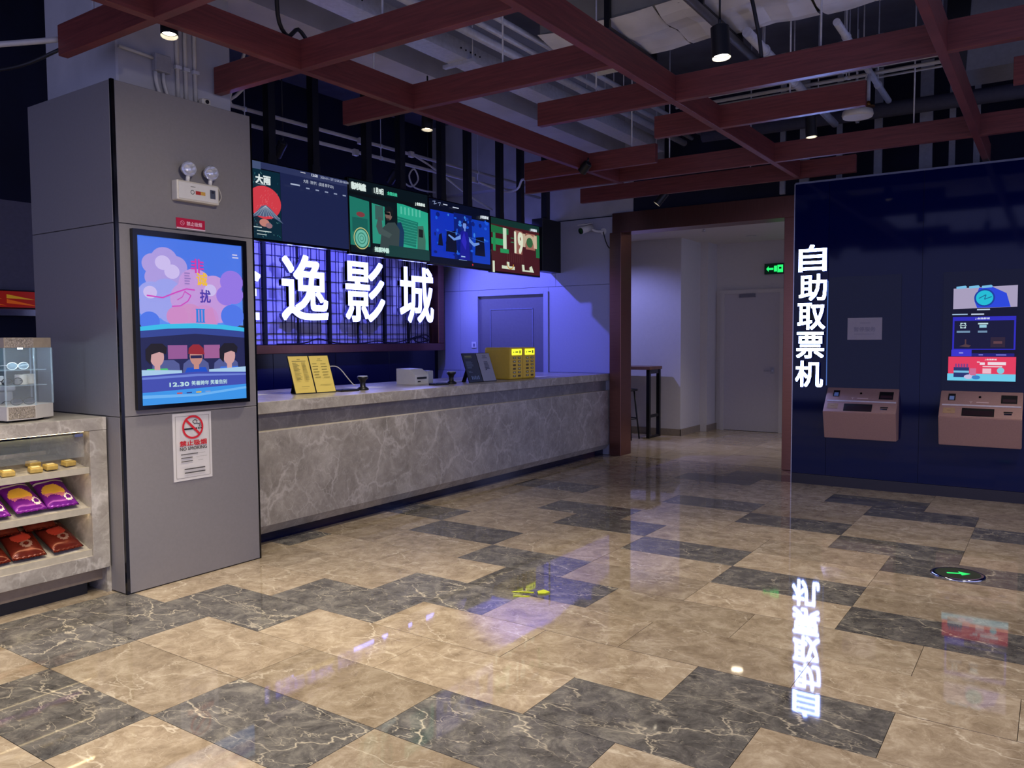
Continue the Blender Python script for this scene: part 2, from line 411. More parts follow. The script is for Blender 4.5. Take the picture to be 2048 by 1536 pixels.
# ------------------------------------------------------------------ end wall behind the counter
XW = 8.9
we = root_struct('wall_end', (XW, 6, 0))
box('wall_core', M_VOID, we, XW+.062, XW+.2, 4.6, 9.5, 0, 4.4)
DY0, DY1 = 5.56, 6.63
for z0, z1 in ((.0, 1.02), (1.02, 2.13), (2.13, 2.955)):
    for y0, y1 in ((4.56, DY0-.07), (DY1, 6.95), (6.95, 7.6)):
        if z0 < 2 : box('wall_panel', M_ENDW, we, XW, XW+.03, y0+.0015, y1-.0015, z0+.002, z1-.002, bev=.0015)
for y0, y1 in ((4.56, 5.38), (5.38, 6.95), (6.95, 7.6)): box('wall_panel', M_ENDW, we, XW, XW+.03, y0+.0015, y1-.0015, 2.132, 2.953, bev=.0015)
box('wall_panel', M_ENDW, we, XW, XW+.03, DY0-.07, DY1, 2.07, 2.128)
box('panel_cap', M_BLACK, we, XW+.005, XW+.03, 4.56, 7.6, 2.953, 2.965)
box('concrete_upstand', M_CONC, we, XW+.03, XW+.08, 4.3, 7.4, 2.965, 3.6)
d1 = root_struct('door_1', (XW, 6.1, 0))
box('door_leaf', M_DOORG, d1, XW+.03, XW+.06, DY0, DY1, 0, 2.06)
mb = MB()
for a in (DY0+.19, DY1-.19): mb.box(XW+.022, XW+.032, a-.006, a+.006, .25, 1.86)
mb.box(XW+.022, XW+.032, DY0+.19, DY1-.19, 1.854, 1.866); mb.build('moulding', plain('slate_moulding', (120, 122, 142), .5), d1)
mb = MB(); mb.box(XW-.02, XW+.06, DY0-.075, DY0, 0, 2.075, bev=.003); mb.box(XW-.02, XW+.06, DY0, DY1, 2.045, 2.075); mb.box(XW-.012, XW+.03, DY1, DY1+.008, 0, 2.06)
mb.build('door_frame', M_ENDW, d1)

# ------------------------------------------------------------------ sign wall (lattice panel), dark back wall
ws = root_struct('wall_sign', (6, 7.35, 0))
box('wall_core', M_VOID, ws, 2.3, 8.95, 7.36, 7.5, 0, 4.4)
M_BACKC = plain('dark_blue_gloss', (8, 14, 46), .15, var=.05, scale=2)
for k in range(5): box('lower_panel', M_BACKC, ws, 4.0+.94*k+.002, 4.94+.94*k-.002, 7.25, 7.36, .0, 1.305, bev=.002)
ls = thing('lattice_screen', 'pale backlit lattice screen in a copper frame behind the large sign characters', 'screen', (6.5, 7.2, 1.31))
for x0, x1 in ((3.95, 4.86), (4.86, 5.80), (5.80, 6.757), (6.757, 7.72), (7.72, 8.63)):
    box('panel', plain('lattice_paper', (198, 192, 210), .6, var=.03), ls, x0, x1, 7.30, 7.32, 1.41, 2.72)
    lat = MB(); n = 22
    for k in range(n+1):
        x = x0+(x1-x0)*k/n
        if k % 3 != 2: lat.box(x-.0013, x+.0013, 7.285, 7.30, 1.41, 2.72)
    for z in [1.41+.125*q for q in range(11)]+[1.47, 1.535, 1.66, 2.16, 2.285]: lat.box(x0, x1, 7.281, 7.295, z-.0018, z+.0018)
    tag(lat.build('lattice_bars', plain('lattice_bar', (84, 82, 120), .5), ls), kind='stuff')
for x in (5.80, 6.757, 7.72): box('mullion', M_BLACK, ls, x-.022, x+.022, 7.262, 7.30, 1.41, 2.72)
for x in (5.33, 6.28, 7.24, 8.18): box('mullion', M_BLACK, ls, x-.007, x+.007, 7.27, 7.30, 1.41, 2.72)
box('bottom_rail', M_COPPERX, ls, 3.9, 8.76, 7.12, 7.32, 1.305, 1.405, bev=.004)
box('top_rail', M_COPPERX, ls, 3.9, 8.76, 7.12, 7.32, 2.72, 2.82, bev=.004)
box('side_rail', M_COPPER, ls, 8.63, 8.76, 7.12, 7.32, 1.405, 2.72, bev=.004)

# ------------------------------------------------------------------ copper portal
po = root_struct('trim_1', (8.87, 3.45, 0))
box('jamb', M_COPPER, po, 8.87, 9.16, 4.43, 4.585, 0, 2.75, bev=.003)
box('jamb', M_COPPER, po, 8.87, 9.16, 2.35, 2.47, 0, 2.75, bev=.003)
box('lintel', plain('brushed_copper_lintel', (142, 98, 84), .28, metal=1, var=.1, scale=6, stretch=(1, 40, 1)), po, 8.87, 9.16, 2.35, 4.55, 2.75, 2.985, bev=.003)

# ------------------------------------------------------------------ kiosk wall of dark glass
XK = 8.15
wk = root_struct('wall_kiosk', (XK, 0, 0))
box('wall_core', M_BLACK, wk, XK+.02, XK+.69, -5, 2.165, 0, 2.95)
ys = [2.168, 1.845, 1.03, .04, -1.0, -2.0, -3.0, -4.0, -5.0]
for a, b in zip(ys, ys[1:]): box('glass_panel', M_KGLASS, wk, XK, XK+.02, b+.0015, a-.0015, .102, 2.955)
box('plinth', plain('plinth', (34, 28, 34), .3), wk, XK-.004, XK+.02, -5, 2.168, 0, .1)
box('edge_strip', M_STEEL, wk, XK-.002, XK+.02, 2.168, 2.176, 0, 2.96)
box('top_rail', plain('grey_rail', (120, 126, 150), .4), wk, XK-.004, XK+.03, -5, 2.168, 2.955, 2.972)
for y, w in ((2.42, .05), (2.20, .09), (1.86, .05), (1.50, .07), (1.08, .11), (.86, .05), (.66, .05), (-.1, .09), (-.9, .09)):
    box('steel_stud', plain('grey_stud', (150, 152, 160), .5), wk, 8.58, 8.62, y-w/2, y+w/2, 2.955, 4.4)
box('upper_void', M_VOID, wk, 8.95, 9.02, -5, 4.3, 2.985, 4.4)

# ------------------------------------------------------------------ corridor beyond the portal
wc = root_struct('wall_corridor', (11.2, 4.6, 0))
box('wall_face', M_CORR, wc, 11.18, 11.5, 4.6, 8, 0, 2.93)
box('return_face', M_CORR, wc, 11.5, 11.95, 4.6, 5, 0, 2.93)
box('pilaster', M_CORR, wc, 11.95, 12.5, 4.48, 5, 0, 2.93)
box('side_face', M_CORR, wc, 9.1, 11.3, 6.6, 6.7, 0, 2.93)
box('far_face', M_CORR, wc, 12.35, 12.5, 1.0, 4.48, 0, 2.93)
bb = root_struct('baseboard_corridor', (11.2, 4.6, 0))
mbm = plain('baseboard_stone', (150, 138, 120), .3)
box('skirting', mbm, bb, 11.168, 11.18, 4.588, 8, 0, .1); box('skirting', mbm, bb, 11.168, 11.95, 4.588, 4.6, 0, .1)
box('skirting', mbm, bb, 11.938, 12.35, 4.468, 4.48, 0, .1); box('skirting', mbm, bb, 12.338, 12.35, 1.3, 3.4, 0, .1)
wcc = root_struct('ceiling_corridor', (10.5, 3.5, 2.93)); box('ceiling_board', M_CORR, wcc, 9.1, 12.5, 1.2, 8, 2.93, 2.98)
d2 = root_struct('door_2', (12.35, 3.93, 0))
box('door_leaf', plain('white_door', (204, 200, 204), .35, var=.02), d2, 12.32, 12.35, 3.48, 4.34, .006, 2.14)
mb = MB(); mb.box(12.30, 12.36, 4.34, 4.40, 0, 2.2); mb.box(12.30, 12.36, 3.42, 3.48, 0, 2.2); mb.box(12.30, 12.36, 3.48, 4.34, 2.14, 2.2); mb.build('door_frame', M_CORR, d2)
mb = MB(); mb.cyl((12.32, 3.585, .95), (12.27, 3.585, .95), .011); mb.box(12.262, 12.278, 3.575, 3.70, .94, .958, bev=.003); mb.box(12.313, 12.32, 3.555, 3.615, .90, 1.0); mb.build('door_handle', M_STEEL, d2)
box('door_closer', M_STEEL, d2, 12.28, 12.32, 3.85, 4.1, 2.08, 2.13)

# ------------------------------------------------------------------ left rear of the shop
wl = root_struct('wall_left', (1, 6.5, 0))
box('wall_face', plain('dim_grey_wall', (112, 108, 118), .6), wl, -3, 3.5, 6.5, 6.6, 1.84, 2.51)
box('wall_upper', M_VOID, wl, -3, 3.5, 6.5, 6.6, 2.51, 4.4)
box('wall_lower', M_VOID, wl, -3, 3.5, 6.5, 6.6, 0, 1.70)
lb = thing('menu_lightbox', 'long red and gold lightbox strip with a silver lower edge on the dark rear wall', 'lightbox', (1.5, 6.5, 1.65))
box('casing', M_BLACK, lb, .6, 3.45, 6.44, 6.5, 1.70, 1.84)
p = Pic(2.85, .12, glow=.45); p.rect((150, 30, 24), 0, 0, 1, 1)
for k in range(12): p.poly((190, 140, 40), [(.05+.08*k, .2), (.12+.08*k, .5), (.05+.08*k, .45)]); p.poly((205, 90, 30), [(.05+.08*k, .5), (.13+.08*k, .9), (.05+.08*k, .75)])
p.build('picture', frame((2.025, 6.439, 1.77), (1, 0, 0), (0, 0, 1)), lb)
box('lower_edge', M_STEEL, lb, .6, 3.45, 6.42, 6.5, 1.645, 1.70, bev=.004)

# ------------------------------------------------------------------ ticket counter
ct = thing('ticket_counter', 'long stone-clad ticket counter running from the grey column to the copper portal', 'counter', (6.1, 4.6, 0))
CX0, CX1, CY = 3.41, 8.897, 4.60
wt = MB(); wt.box(CX0, CX1, CY, 5.7, .935, 1.02, bev=.003); wt.build('worktop', M_STONE, ct)
box('recessed_band', stone('counter_stone_band', [(.2, lin((96, 92, 92))), (.8, lin((138, 133, 130)))], 3.2, 2.4, lin((170, 166, 160)), rough=.3, vein_w=.05, per_object=False, vmix=.4), ct, CX0, CX1, CY+.05, CY+.09, .80, .935)
xs = [CX0, 5.55, 7.25, CX1]
for a, b in zip(xs, xs[1:]): box('front_panel', M_STONE, ct, a+.0006, b-.0006, CY, CY+.03, .137, .808, bev=.0015)
box('ledge', plain('stone_ledge', (196, 186, 166), .3), ct, CX0, CX1, CY+.002, CY+.05, .806, .811)
mb = MB(); mb.prism([(CX0, CY+.004, .137), (CX0, CY+.06, .137), (CX0, CY+.06, .075), (CX0, CY+.045, .075)], (CX1-CX0, 0, 0)); mb.build('lower_return', M_STONE, ct)
box('toe_kick', M_BACKC, ct, CX0, CX1, CY+.09, CY+.12, 0, .137)
box('carcass', M_BLACK, ct, CX0+.01, CX1-.01, CY+.12, 5.66, 0, .934)

# ------------------------------------------------------------------ snack display counter beside the column
dc = thing('snack_display_counter', 'stone display counter with three lit open snack shelves left of the column', 'counter', (1.6, 4.6, 0))
SX0, SX1, SY = .2, 2.455, 4.495
box('worktop', M_STONE, dc, SX0, SX1, SY, 5.3, .948, 1.02, bev=.002)
box('side_panel', M_STONE, dc, 2.358, SX1, SY+.002, 5.2, .15, .947, bev=.002)
box('side_panel', M_STONE, dc, SX0, .3, SY+.002, 5.2, .15, .947, bev=.002)
box('bottom_rail', M_STONE, dc, .3, 2.358, SY+.002, SY+.06, .15, .235, bev=.002)
box('back_panel', M_STONE, dc, .3, 2.358, 5.0, 5.03, .15, .80)
box('bottom_board', M_STONE, dc, .3, 2.358, SY+.06, 5.0, .15, .20)
M_LEDGE = plain('shelf_edge', (176, 168, 150), .4)
def shelf(z_front, back, rise):
    mb = MB(); mb.prism([(.3, SY+.03, z_front), (.3, back, z_front+rise), (.3, back, z_front+rise-.02), (.3, SY+.03, z_front-.02)], (2.058, 0, 0)); s = mb.build('shelf', M_STONE, dc)
    box('shelf_lip', M_LEDGE, s, .3, 2.357, SY+.015, SY+.03, z_front-.028, z_front+.008)
shelf(.735, 4.86, .06); shelf(.505, 4.92, .13); shelf(.262, 4.92, .13)
for z in (.947, .7145, .4845):
    box('led_strip', emit((255, 226, 170), 9.0), dc, .32, 2.34, SY+.032, SY+.042, z-.0035, z)
box('plinth', plain('warm_plinth', (150, 134, 112), .35), dc, SX0, 2.44, SY+.07, SY+.1, .07, .15)
box('toe_vent', M_BLACK, dc, SX0, 2.36, SY+.09, SY+.12, 0, .07)
MB().prism([(2.44, SY+.02, 0), (2.466, SY+.02, 0), (2.466, SY+.02, .15), (2.44, SY+.02, .15)], (0, .2, 0)).build('end_block', M_STONE, dc)
box('hinge', M_CHROME, dc, 2.29, 2.335, SY+.03, SY+.06, .918, .934)
gp = box('glass_front', glass('thin_glass', (225, 240, 245), .02, .06), dc, .31, 2.35, SY+.05, SY+.054, .80, .93)

# snack packs, bags
def bag_mesh(w, h, t, mats, paint, nu=30, nv=40):
    mb = MB(); top = []; vs = {}
    rnd = random.Random(3)
    for side in (1, -1):
        for i in range(nu+1):
            for j in range(nv+1):
                u, v = i/nu, j/nv
                prof = (max(0, 1-abs(2*u-1)**2.6)*max(0, 1-abs(2*min(1, max(0, (v-.07)/.86))-1)**2.6))**.55
                wr = (.10*math.sin(9*u+3*v)+.08*math.sin(17*v-6*u))*prof
                edge = 0.0 if .07 < v < .93 else .0015*math.sin(u*38)
                ins = .04*math.sin(math.pi*v)*(1-2*u)*w
                z = side*t/2*(prof*(1+wr))+edge
                key = (side, i, j)
                if i in (0, nu) or j in (0, nv): key = (0, i, j)
                if key not in vs: vs[key] = mb.bm.verts.new(((u-.5)*w+ins*.3, (v-.5)*h, z if key[0] else edge))
        for i in range(nu):
            for j in range(nv):
                ks = [(i, j), (i+1, j), (i+1, j+1), (i, j+1)]
                f = [vs[(0 if a in (0, nu) or b in (0, nv) else side, a, b)] for a, b in ks]
                if side < 0: f.reverse()
                try:
                    fc = mb.bm.faces.new(f); fc.smooth = True; fc.material_index = paint((i+.5)/nu, (j+.5)/nv) if side > 0 else 0
                except ValueError: pass
    return mb.mesh('bag', mats)
PUR = [plain('purple_foil', (120, 34, 150), .22, metal=.35, var=.1), plain('bright_purple_foil', (190, 60, 230), .2, metal=.4), plain('crisp_yellow', (214, 168, 62), .35), plain('pinkish_print', (190, 110, 120), .35), plain('bag_white', (225, 215, 205), .35)]
def paint_p(u, v):
    if v > .80: return 1
    if .735 < v < .775: return 4
    d = math.hypot((u-.78)/.13, (v-.22)/.09)
    if .62 < d < 1.05: return 4
    if .2 < v-.12*math.sin(5*u) < .62 and (u-.42)**2/.12+(v-.42)**2/.045 < 1: return 2 if v > .4-.1*u else 3
    return 0
RED = [plain('red_brown_foil', (92, 30, 22), .2, metal=.3, var=.15), plain('dark_foil', (58, 30, 22), .2, metal=.3), plain('red_print', (160, 54, 42), .3), plain('grey_print', (120, 92, 84), .3), plain('cream_crimp', (214, 204, 160), .3)]
def paint_r(u, v):
    if v > .93: return 4
    if math.hypot((u-.6)/.16, (v-.78)/.1) < 1: return 3
    if math.hypot((u-.5)/.3, (v-.52)/.13) < 1: return 2
    if math.hypot((u-.55)/.17, (v-.32)/.1) < 1 and math.hypot((u-.55)/.1, (v-.32)/.06) > .8: return 3
    if v > .84: return 1
    return 0
pm = bag_mesh(.165, .30, .055, PUR, paint_p); rm = bag_mesh(.17, .29, .06, RED, paint_r)
def bag(me, x, y, z, tilt, rz, label, group):
    o = bpy.data.objects.new('snack_bag', me); COL.objects.link(o); o.location = (x, y, z); o.rotation_euler = (tilt, 0, rz); MW[o.name] = Matrix()
    return tag(o, label, 'snack bag', group)
for k in range(6): bag(pm, 2.235-.179*k, 4.675, .603+.004*(k % 2), R(27), R((-4, 3, -2, 4, 0, 2)[k]), 'shiny purple crisp bag lying on the middle display shelf', 'purple crisp bags')
for k in range(5): bag(rm, 2.235-.188*k, 4.67, .356, R(27), R((5, -3, 4, 0, 3)[k]), 'red brown foil snack bag in the front row of the lowest shelf', 'red snack bags in front')
for k in range(4): bag(rm, 2.16-.188*k, 4.79, .475, R(29), R((2, -3, 4, 0)[k]), 'red brown foil snack bag behind the front row on the lowest shelf', 'red snack bags behind')
mb = MB(); mb.box(-.032, .032, -.026, .026, 0, .03, bev=.007, seg=2); mb.box(-.029, .029, -.0268, -.024, .006, .012)
ym = mb.mesh('snack_box', plain('gold_wrap', (186, 158, 84), .25, var=.12, scale=60))
lm = MB(); lm.box(-.02, .02, -.01, .014, .0302, .0308); lm = lm.mesh('label', ink((235, 220, 160)))
for k, (x, y, rz) in enumerate(((2.285, 4.60, 12), (2.175, 4.575, 4), (2.09, 4.56, -6), (2.125, 4.66, 8), (1.95, 4.56, -4), (1.80, 4.6, 8), (1.7, 4.57, 3))):
    z = .735+(y-4.525)*.06/.335
    o = bpy.data.objects.new('snack_box', ym); COL.objects.link(o); o.location = (x, y, z+.005); o.rotation_euler = (R(10), 0, R(rz)); tag(o, 'small gold wrapped snack pack on the top display shelf', 'snack pack', 'gold snack packs')
    c = bpy.data.objects.new('label', lm); COL.objects.link(c); c.parent = o

# ------------------------------------------------------------------ acrylic case and what it holds
ac = thing('acrylic_display_case', 'small lit acrylic case with sparkly top and base on the snack counter', 'display case', (2.0, 4.72, 1.02), (0, 0, R(8)))
M_GLIT = plain('glitter_foil', (196, 184, 160), .25, metal=.7, var=.55, scale=160, bump=.9)
M_GSIDE = plain('case_side', (196, 192, 186), .4, var=.03)
def loc_part(mb, name, mat, par): return mb.build(name, mat, par, world=False)
ax0, ax1, ay0, ay1 = -.045, .26, -.125, .135
def cbox(name, mat, *a, **k): return MB().box(*a, **k).build(name, mat, ac, world=False)
# bevelled plan outline
def oct_plan(z0, z1, o=0): return [(ax0-o, ay0-o, z0), (.115, ay0-o, z0), (ax1+o, ay0+.07, z0), (ax1+o, ay1+o, z0), (ax0-o, ay1+o, z0)]
MB().prism(oct_plan(.012, 0), (0, 0, .075)).build('base', M_GSIDE, ac, world=False)
cbox('base_glitter', M_GLIT, ax0+.01, .11, ay0-.002, ay0, .018, .082)
MB().prism(oct_plan(.40, 0), (0, 0, .055)).build('top', plain('case_top', (170, 156, 136), .4), ac, world=False)
cbox('top_glitter', M_GLIT, ax0+.005, .113, ay0-.002, ay0, .402, .453)
for a in ((-.02, -.1), (.20, -.03), (.22, .1), (-.02, .1)):
    MB().cyl((a[0], a[1], 0), (a[0], a[1], .012), .014).build('foot', M_BLACK, ac, world=False)
P = oct_plan(.087, 0)
for (a, b) in ((P[0], P[1]), (P[1], P[2]), (P[2], P[3]), (P[3], P[4])):
    A, B = Vector(a), Vector(b); nrm = Vector((B.y-A.y, A.x-B.x, 0)).normalized()*-.004
    MB().prism([A, B, B+nrm, A+nrm], (0, 0, .313)).build('pane', M_CLEAR, ac, world=False)
for q in P[:4]: MB().cyl((q[0], q[1], .087), (q[0], q[1], .40), .005, n=8).build('edge_post', M_ACRYL, ac, world=False)
for z in (.19, .275): cbox('glass_shelf', M_ACRYL, ax0+.01, .23, -.05, .12, z, z+.005)
MB().cyl((.08, -.06, .392), (.08, -.06, .40), .012).build('led', emit((190, 225, 255), 25), ac, world=False)
li = bpy.data.lights.new('case_led', 'POINT'); li.energy = .55; li.color = (.55, .8, 1); li.shadow_soft_size = .01
lo = bpy.data.objects.new('led_light', li); COL.objects.link(lo); lo.parent = ac; lo.location = (.08, -.06, .38)
ACM = MW[ac.name]
def glasses(label, lens, rim, loc, rz):
    t = thing('eyeglasses', label, 'glasses', ACM @ Vector(loc), (0, 0, R(8+rz)))
    for s in (-1, 1):
        mb = MB(); n = 20; a = [mb.bm.verts.new((s*.033+.030*math.cos(2*math.pi*i/n), -.001, .020+.018*math.sin(2*math.pi*i/n))) for i in range(n)]; mb.bm.faces.new(a); mb.build('lens', lens, t, world=False)
        MB().tube([(s*.033+.031*math.cos(2*math.pi*i/16), 0, .020+.019*math.sin(2*math.pi*i/16)) for i in range(17)], .0022, n=6, smooth=0).build('rim', rim, t, world=False)
        MB().tube([(s*.064, 0, .024), (s*.066, .05, .022), (s*.062, .1, .008)], .0022, n=6).build('temple', rim, t, world=False)
    MB().tube([(-.004, 0, .022), (0, 0, .026), (.004, 0, .022)], .0022, n=6).build('bridge', rim, t, world=False)
    return t
glasses('clear 3D glasses on the upper shelf of the acrylic case', M_ACRYL, M_WHITEP, (.09, -.02, .280), 5)
glasses('black framed glasses on the floor of the acrylic case', glass('smoky_lens', (60, 66, 80), .05, .5), M_BLACK, (.08, -.07, .088), -6)
glasses('thin dark clip-on glasses on the lower shelf of the acrylic case', glass('smoky_lens', (60, 66, 80), .05, .5), M_BLACK, (.05, -.03, .196), 10)
for k, (x, y, lab) in enumerate(((.13, .02, 'cream paper roll on the lower glass shelf of the case, near the clip-on glasses'), (.20, .06, 'pale paper roll on the lower glass shelf of the case, by the column'))):
    q = ACM @ Vector((x, y, .195)); t = thing('paper_roll', lab, 'roll', q)
    MB().lathe([(.014, 0), (.030, 0), (.031, .004), (.031, .052), (.029, .056), (.014, .056), (.013, .05), (.013, .006)], close=False).build('roll', M_CREAM, t, world=False)
    MB().cyl((0, 0, .0), (0, 0, .05), .0135, n=12).build('core', plain('cardboard', (150, 120, 80), .8), t, world=False)
q = ACM @ Vector((.045, .08, .195)); t = thing('white_ornament', 'small white camera shaped ornament on the lower shelf of the case', 'ornament', q)
mb = MB(); mb.box(-.022, .022, -.012, .012, .012, .05, bev=.004); mb.build('body', M_WHITEP, t, world=False)
MB().cyl((-.028, -.004, .03), (-.05, -.012, .03), .014, .018).build('lens', M_WHITEP, t, world=False); MB().cyl((0, 0, 0), (0, 0, .014), .012).build('foot', M_WHITEP, t, world=False)
bx = thing('white_countertop_box', 'cream appliance box behind the acrylic case on the snack counter', 'box', (1.9, 5.1, 1.02))
box('body', M_CREAM, bx, 1.6, 2.19, 5.0, 5.2, 1.02, 1.17, bev=.008); box('lid', M_WHITEP, bx, 1.59, 2.20, 4.99, 5.21, 1.17, 1.20, bev=.006)
# ------------------------------------------------------------------ column: lit poster, emergency lamp, notices
FY = cy0
pf = thing('poster_lightbox', 'tall lit film poster screen in a black frame on the grey column', 'poster screen', (2.93, FY, 1.057))
mb = MB()
mb.box(2.55, 2.577, FY-.03, FY, 1.057, 2.09); mb.box(3.286, 3.317, FY-.03, FY, 1.057, 2.09); mb.box(2.577, 3.286, FY-.03, FY, 2.056, 2.09); mb.box(2.577, 3.286, FY-.03, FY, 1.057, 1.082); mb.box(2.56, 3.31, FY-.016, FY, 1.06, 2.08)
mb.build('bezel', M_BLACKG, pf)
p = Pic(.709, .974, glow=.95, step=.0003)
p.rect((46, 110, 235), 0, 0, 1, .30); p.rect((70, 135, 245), 0, .30, 1, .52)
import random as _r
rq = _r.Random(5)
for (c, pts) in (((170, 150, 226), [(.14, .16, .10), (.24, .13, .12), (.34, .17, .11), (.30, .24, .16), (.16, .24, .1)]),
                 ((150, 158, 240), [(.05, .34, .12), (.15, .36, .14), (.02, .42, .12), (.25, .33, .14), (.3, .42, .15)]),
                 ((196, 150, 222), [(.52, .27, .16), (.62, .33, .17), (.45, .36, .17), (.70, .28, .12), (.56, .43, .17), (.74, .42, .14)]),
                 ((206, 140, 200), [(.46, .47, .13), (.60, .48, .14), (.34, .47, .10)]), ((150, 120, 230), [(.90, .24, .12), (.96, .32, .10), (.82, .33, .10)]),
                 ((80, 120, 235), [(.92, .46, .12), (.04, .50, .09)]), ((205, 190, 240), [(.22, .15, .07), (.30, .20, .07), (.10, .33, .06), (.66, .30, .06)])):
    for u, v, r in pts: p.ell(c, min(max(u, r*.98), 1-r*.98), v, r, r*.62, 26)
# car: roof edge, cabin, seats, three plain riders, dashboard
p.poly((60, 190, 235), [(0, .535), (.2, .518), (.5, .51), (.8, .518), (1, .535), (1, .60), (0, .60)])
p.poly((52, 70, 150), [(0, .56), (.25, .545), (.5, .54), (.75, .545), (1, .56), (1, .83), (0, .83)])
p.poly((34, 38, 84), [(0, .60), (.5, .575), (1, .60), (1, .83), (0, .83)])
p.rect((150, 90, 150), .24, .645, .42, .73); p.rect((160, 96, 150), .58, .645, .74, .73)
for u in (.22, .5, .8): p.poly((84, 92, 150), [(u-.13, .82), (u-.12, .76), (u-.07, .735), (u+.07, .735), (u+.12, .76), (u+.13, .82)])
for u, hair, shirt, sk in ((.14, (30, 26, 34), (70, 190, 110), (206, 160, 160)), (.5, (150, 40, 52), (30, 80, 200), (196, 140, 130)), (.83, (28, 26, 38), (60, 110, 220), (206, 160, 160))):
    p.poly(shirt, [(u-.12, .83), (u-.09, .785), (u+.09, .785), (u+.12, .83)])
    p.ell(sk, u, .715, .062, .058); p.rect(sk, u-.025, .76, u+.025, .795)
    if hair[0] > 100:
        p.poly(hair, [(u-.075, .70), (u-.07, .665), (u-.03, .642), (u+.03, .642), (u+.07, .665), (u+.082, .705)]); p.rect((40, 36, 80), u-.055, .71, u+.055, .728)
    else: p.poly(hair, [(u-.10, .73), (u-.10, .67), (u-.05, .635), (u+.05, .635), (u+.09, .66), (u+.08, .70), (u+.02, .685), (u-.05, .70), (u-.06, .76)])
p.ring((225, 220, 215), .88, .80, .11, .055, .16, 20, 0, math.pi)
p.poly((170, 205, 235), [(0, .79), (.2, .795), (.36, .80), (.36, .83), (0, .83)]); p.poly((170, 205, 235), [(.62, .80), (1, .79), (1, .83), (.62, .83)])
p.poly((66, 78, 176), [(0, .825), (.5, .812), (1, .825), (1, .92), (0, .93)]); p.poly((110, 130, 215), [(0, .835), (.5, .825), (1, .835), (1, .845), (.5, .84), (0, .848)])
p.poly((60, 150, 235), [(0, .925), (1, .905), (1, 1), (0, 1)]); p.poly((110, 180, 245), [(0, .94), (.5, .95), (1, .92), (1, .935), (.5, .965), (0, .96)])
p.text((190, 225, 230), '12.30', .33, .885, .13, .026, .0014); p.text((190, 225, 230), '笑着跨年 笑着告别', .62, .882, .25, .028, .0006)
p.text((210, 60, 170), '非', .53, .155, .09, .085, .002); p.text((240, 190, 60), '诚', .57, .235, .075, .08, .002); p.text((80, 60, 170), '扰', .60, .34, .075, .08, .002)
p.line((206, 70, 190), [(.06, .35), (.2, .36), (.32, .325), (.42, .30), (.50, .305)], .008); p.line((206, 70, 190), [(.40, .315), (.46, .34), (.43, .375), (.36, .405), (.28, .41)], .007); p.line((206, 70, 190), [(.40, .32), (.38, .35), (.33, .37)], .005)
for k in range(3): p.rect((50, 130, 225), .505+.03*k, .425, .525+.03*k, .50)
p.rect((50, 130, 225), .50, .42, .59, .426); p.rect((50, 130, 225), .50, .50, .59, .506)
p.bars((200, 200, 235), .88, .06, .96, .095, 2, 3); p.bars((150, 120, 190), .40, .20, .48, .28, 5, 4)
for k in range(4): p.rect([(200, 80, 80), (40, 60, 140), (220, 180, 60), (120, 160, 220)][k], .30+.09*k, .935, .35+.09*k, .943)
p.build('picture', frame((2.9315, FY-.0165, 1.569), (1, 0, 0), (0, 0, 1)), pf)
MB().box(2.577, 3.286, FY-.0225, FY-.0215, 1.082, 2.056).build('cover_glass', glass('cover_glass', (240, 245, 255), .04, .05), pf)

el = thing('emergency_lamp', 'cream twin-head emergency light box above the poster on the column', 'emergency light', (2.958, FY, 2.285))
box('box', M_CREAM, el, 2.815, 3.102, FY-.06, FY, 2.285, 2.403, bev=.008, seg=2)
box('face_plate', M_WHITEP, el, 2.826, 3.091, FY-.064, FY-.06, 2.295, 2.393, bev=.002)
p = Pic(.26, .095); p.ring((40, 60, 60), .33, .55, .05, .14, .25); p.rect((170, 40, 34), .41, .44, .54, .66); p.rect((206, 160, 70), .54, .44, .66, .66); p.rect((70, 76, 92), .79, .22, .93, .78); p.ell((30, 34, 50), .86, .36, .04, .09); p.bars((120, 116, 108), .28, .2, .48, .27, 1)
p.build('markings', frame((2.9585, FY-.0641, 2.344), (1, 0, 0), (0, 0, 1)), el)
for x, z in ((2.898, 2.475), (3.051, 2.475)):
    h = MB().lathe([(.0, -.045), (.026, -.04), (.041, -.022), (.046, 0)], n=20, close=False); h.xform(Matrix.Translation((x, FY-.055, z)) @ Matrix.Rotation(R(90), 4, 'X'))
    hd = h.build('lamp_head', M_CHROME, el)
    MB().lathe([(.046, 0), (.044, .016), (.032, .032), (.012, .04), (.001, .041)], n=20, close=False).xform(Matrix.Translation((x, FY-.055, z)) @ Matrix.Rotation(R(90), 4, 'X')).build('lens', M_BULB, hd)
    MB().cyl((x, FY-.05, z-.034), (x, FY-.04, 2.400), .012, n=10).build('neck', M_WHITEP, hd)
MB().tube([(3.07, FY-.03, 2.405), (3.115, FY-.03, 2.40), (3.138, FY-.03, 2.35), (3.125, FY-.02, 2.31), (3.09, FY-.01, 2.30)], .003, n=6).build('cable', M_CONDUIT, el)

rs = thing('red_notice_plate', 'small red no-smoking plate with white characters above the poster', 'sign', (2.937, FY, 2.122))
box('plate', plain('red_acrylic', (190, 24, 62), .3, var=.03), rs, 2.841, 3.034, FY-.004, FY, 2.124, 2.188)
p = Pic(.193, .064); p.text((238, 190, 200), '禁止吸烟', .62, .45, .105, .026, .0006); p.ring((236, 150, 170), .2, .45, .075, .225, .22); p.line((236, 150, 170), [(.15, .33), (.25, .57)], .003); p.rect((228, 205, 210), 0, .88, 1, 1); p.bars((236, 150, 170), .3, .78, .75, .82, 1)
p.build('lettering', frame((2.9375, FY-.0042, 2.156), (1, 0, 0), (0, 0, 1)), rs)

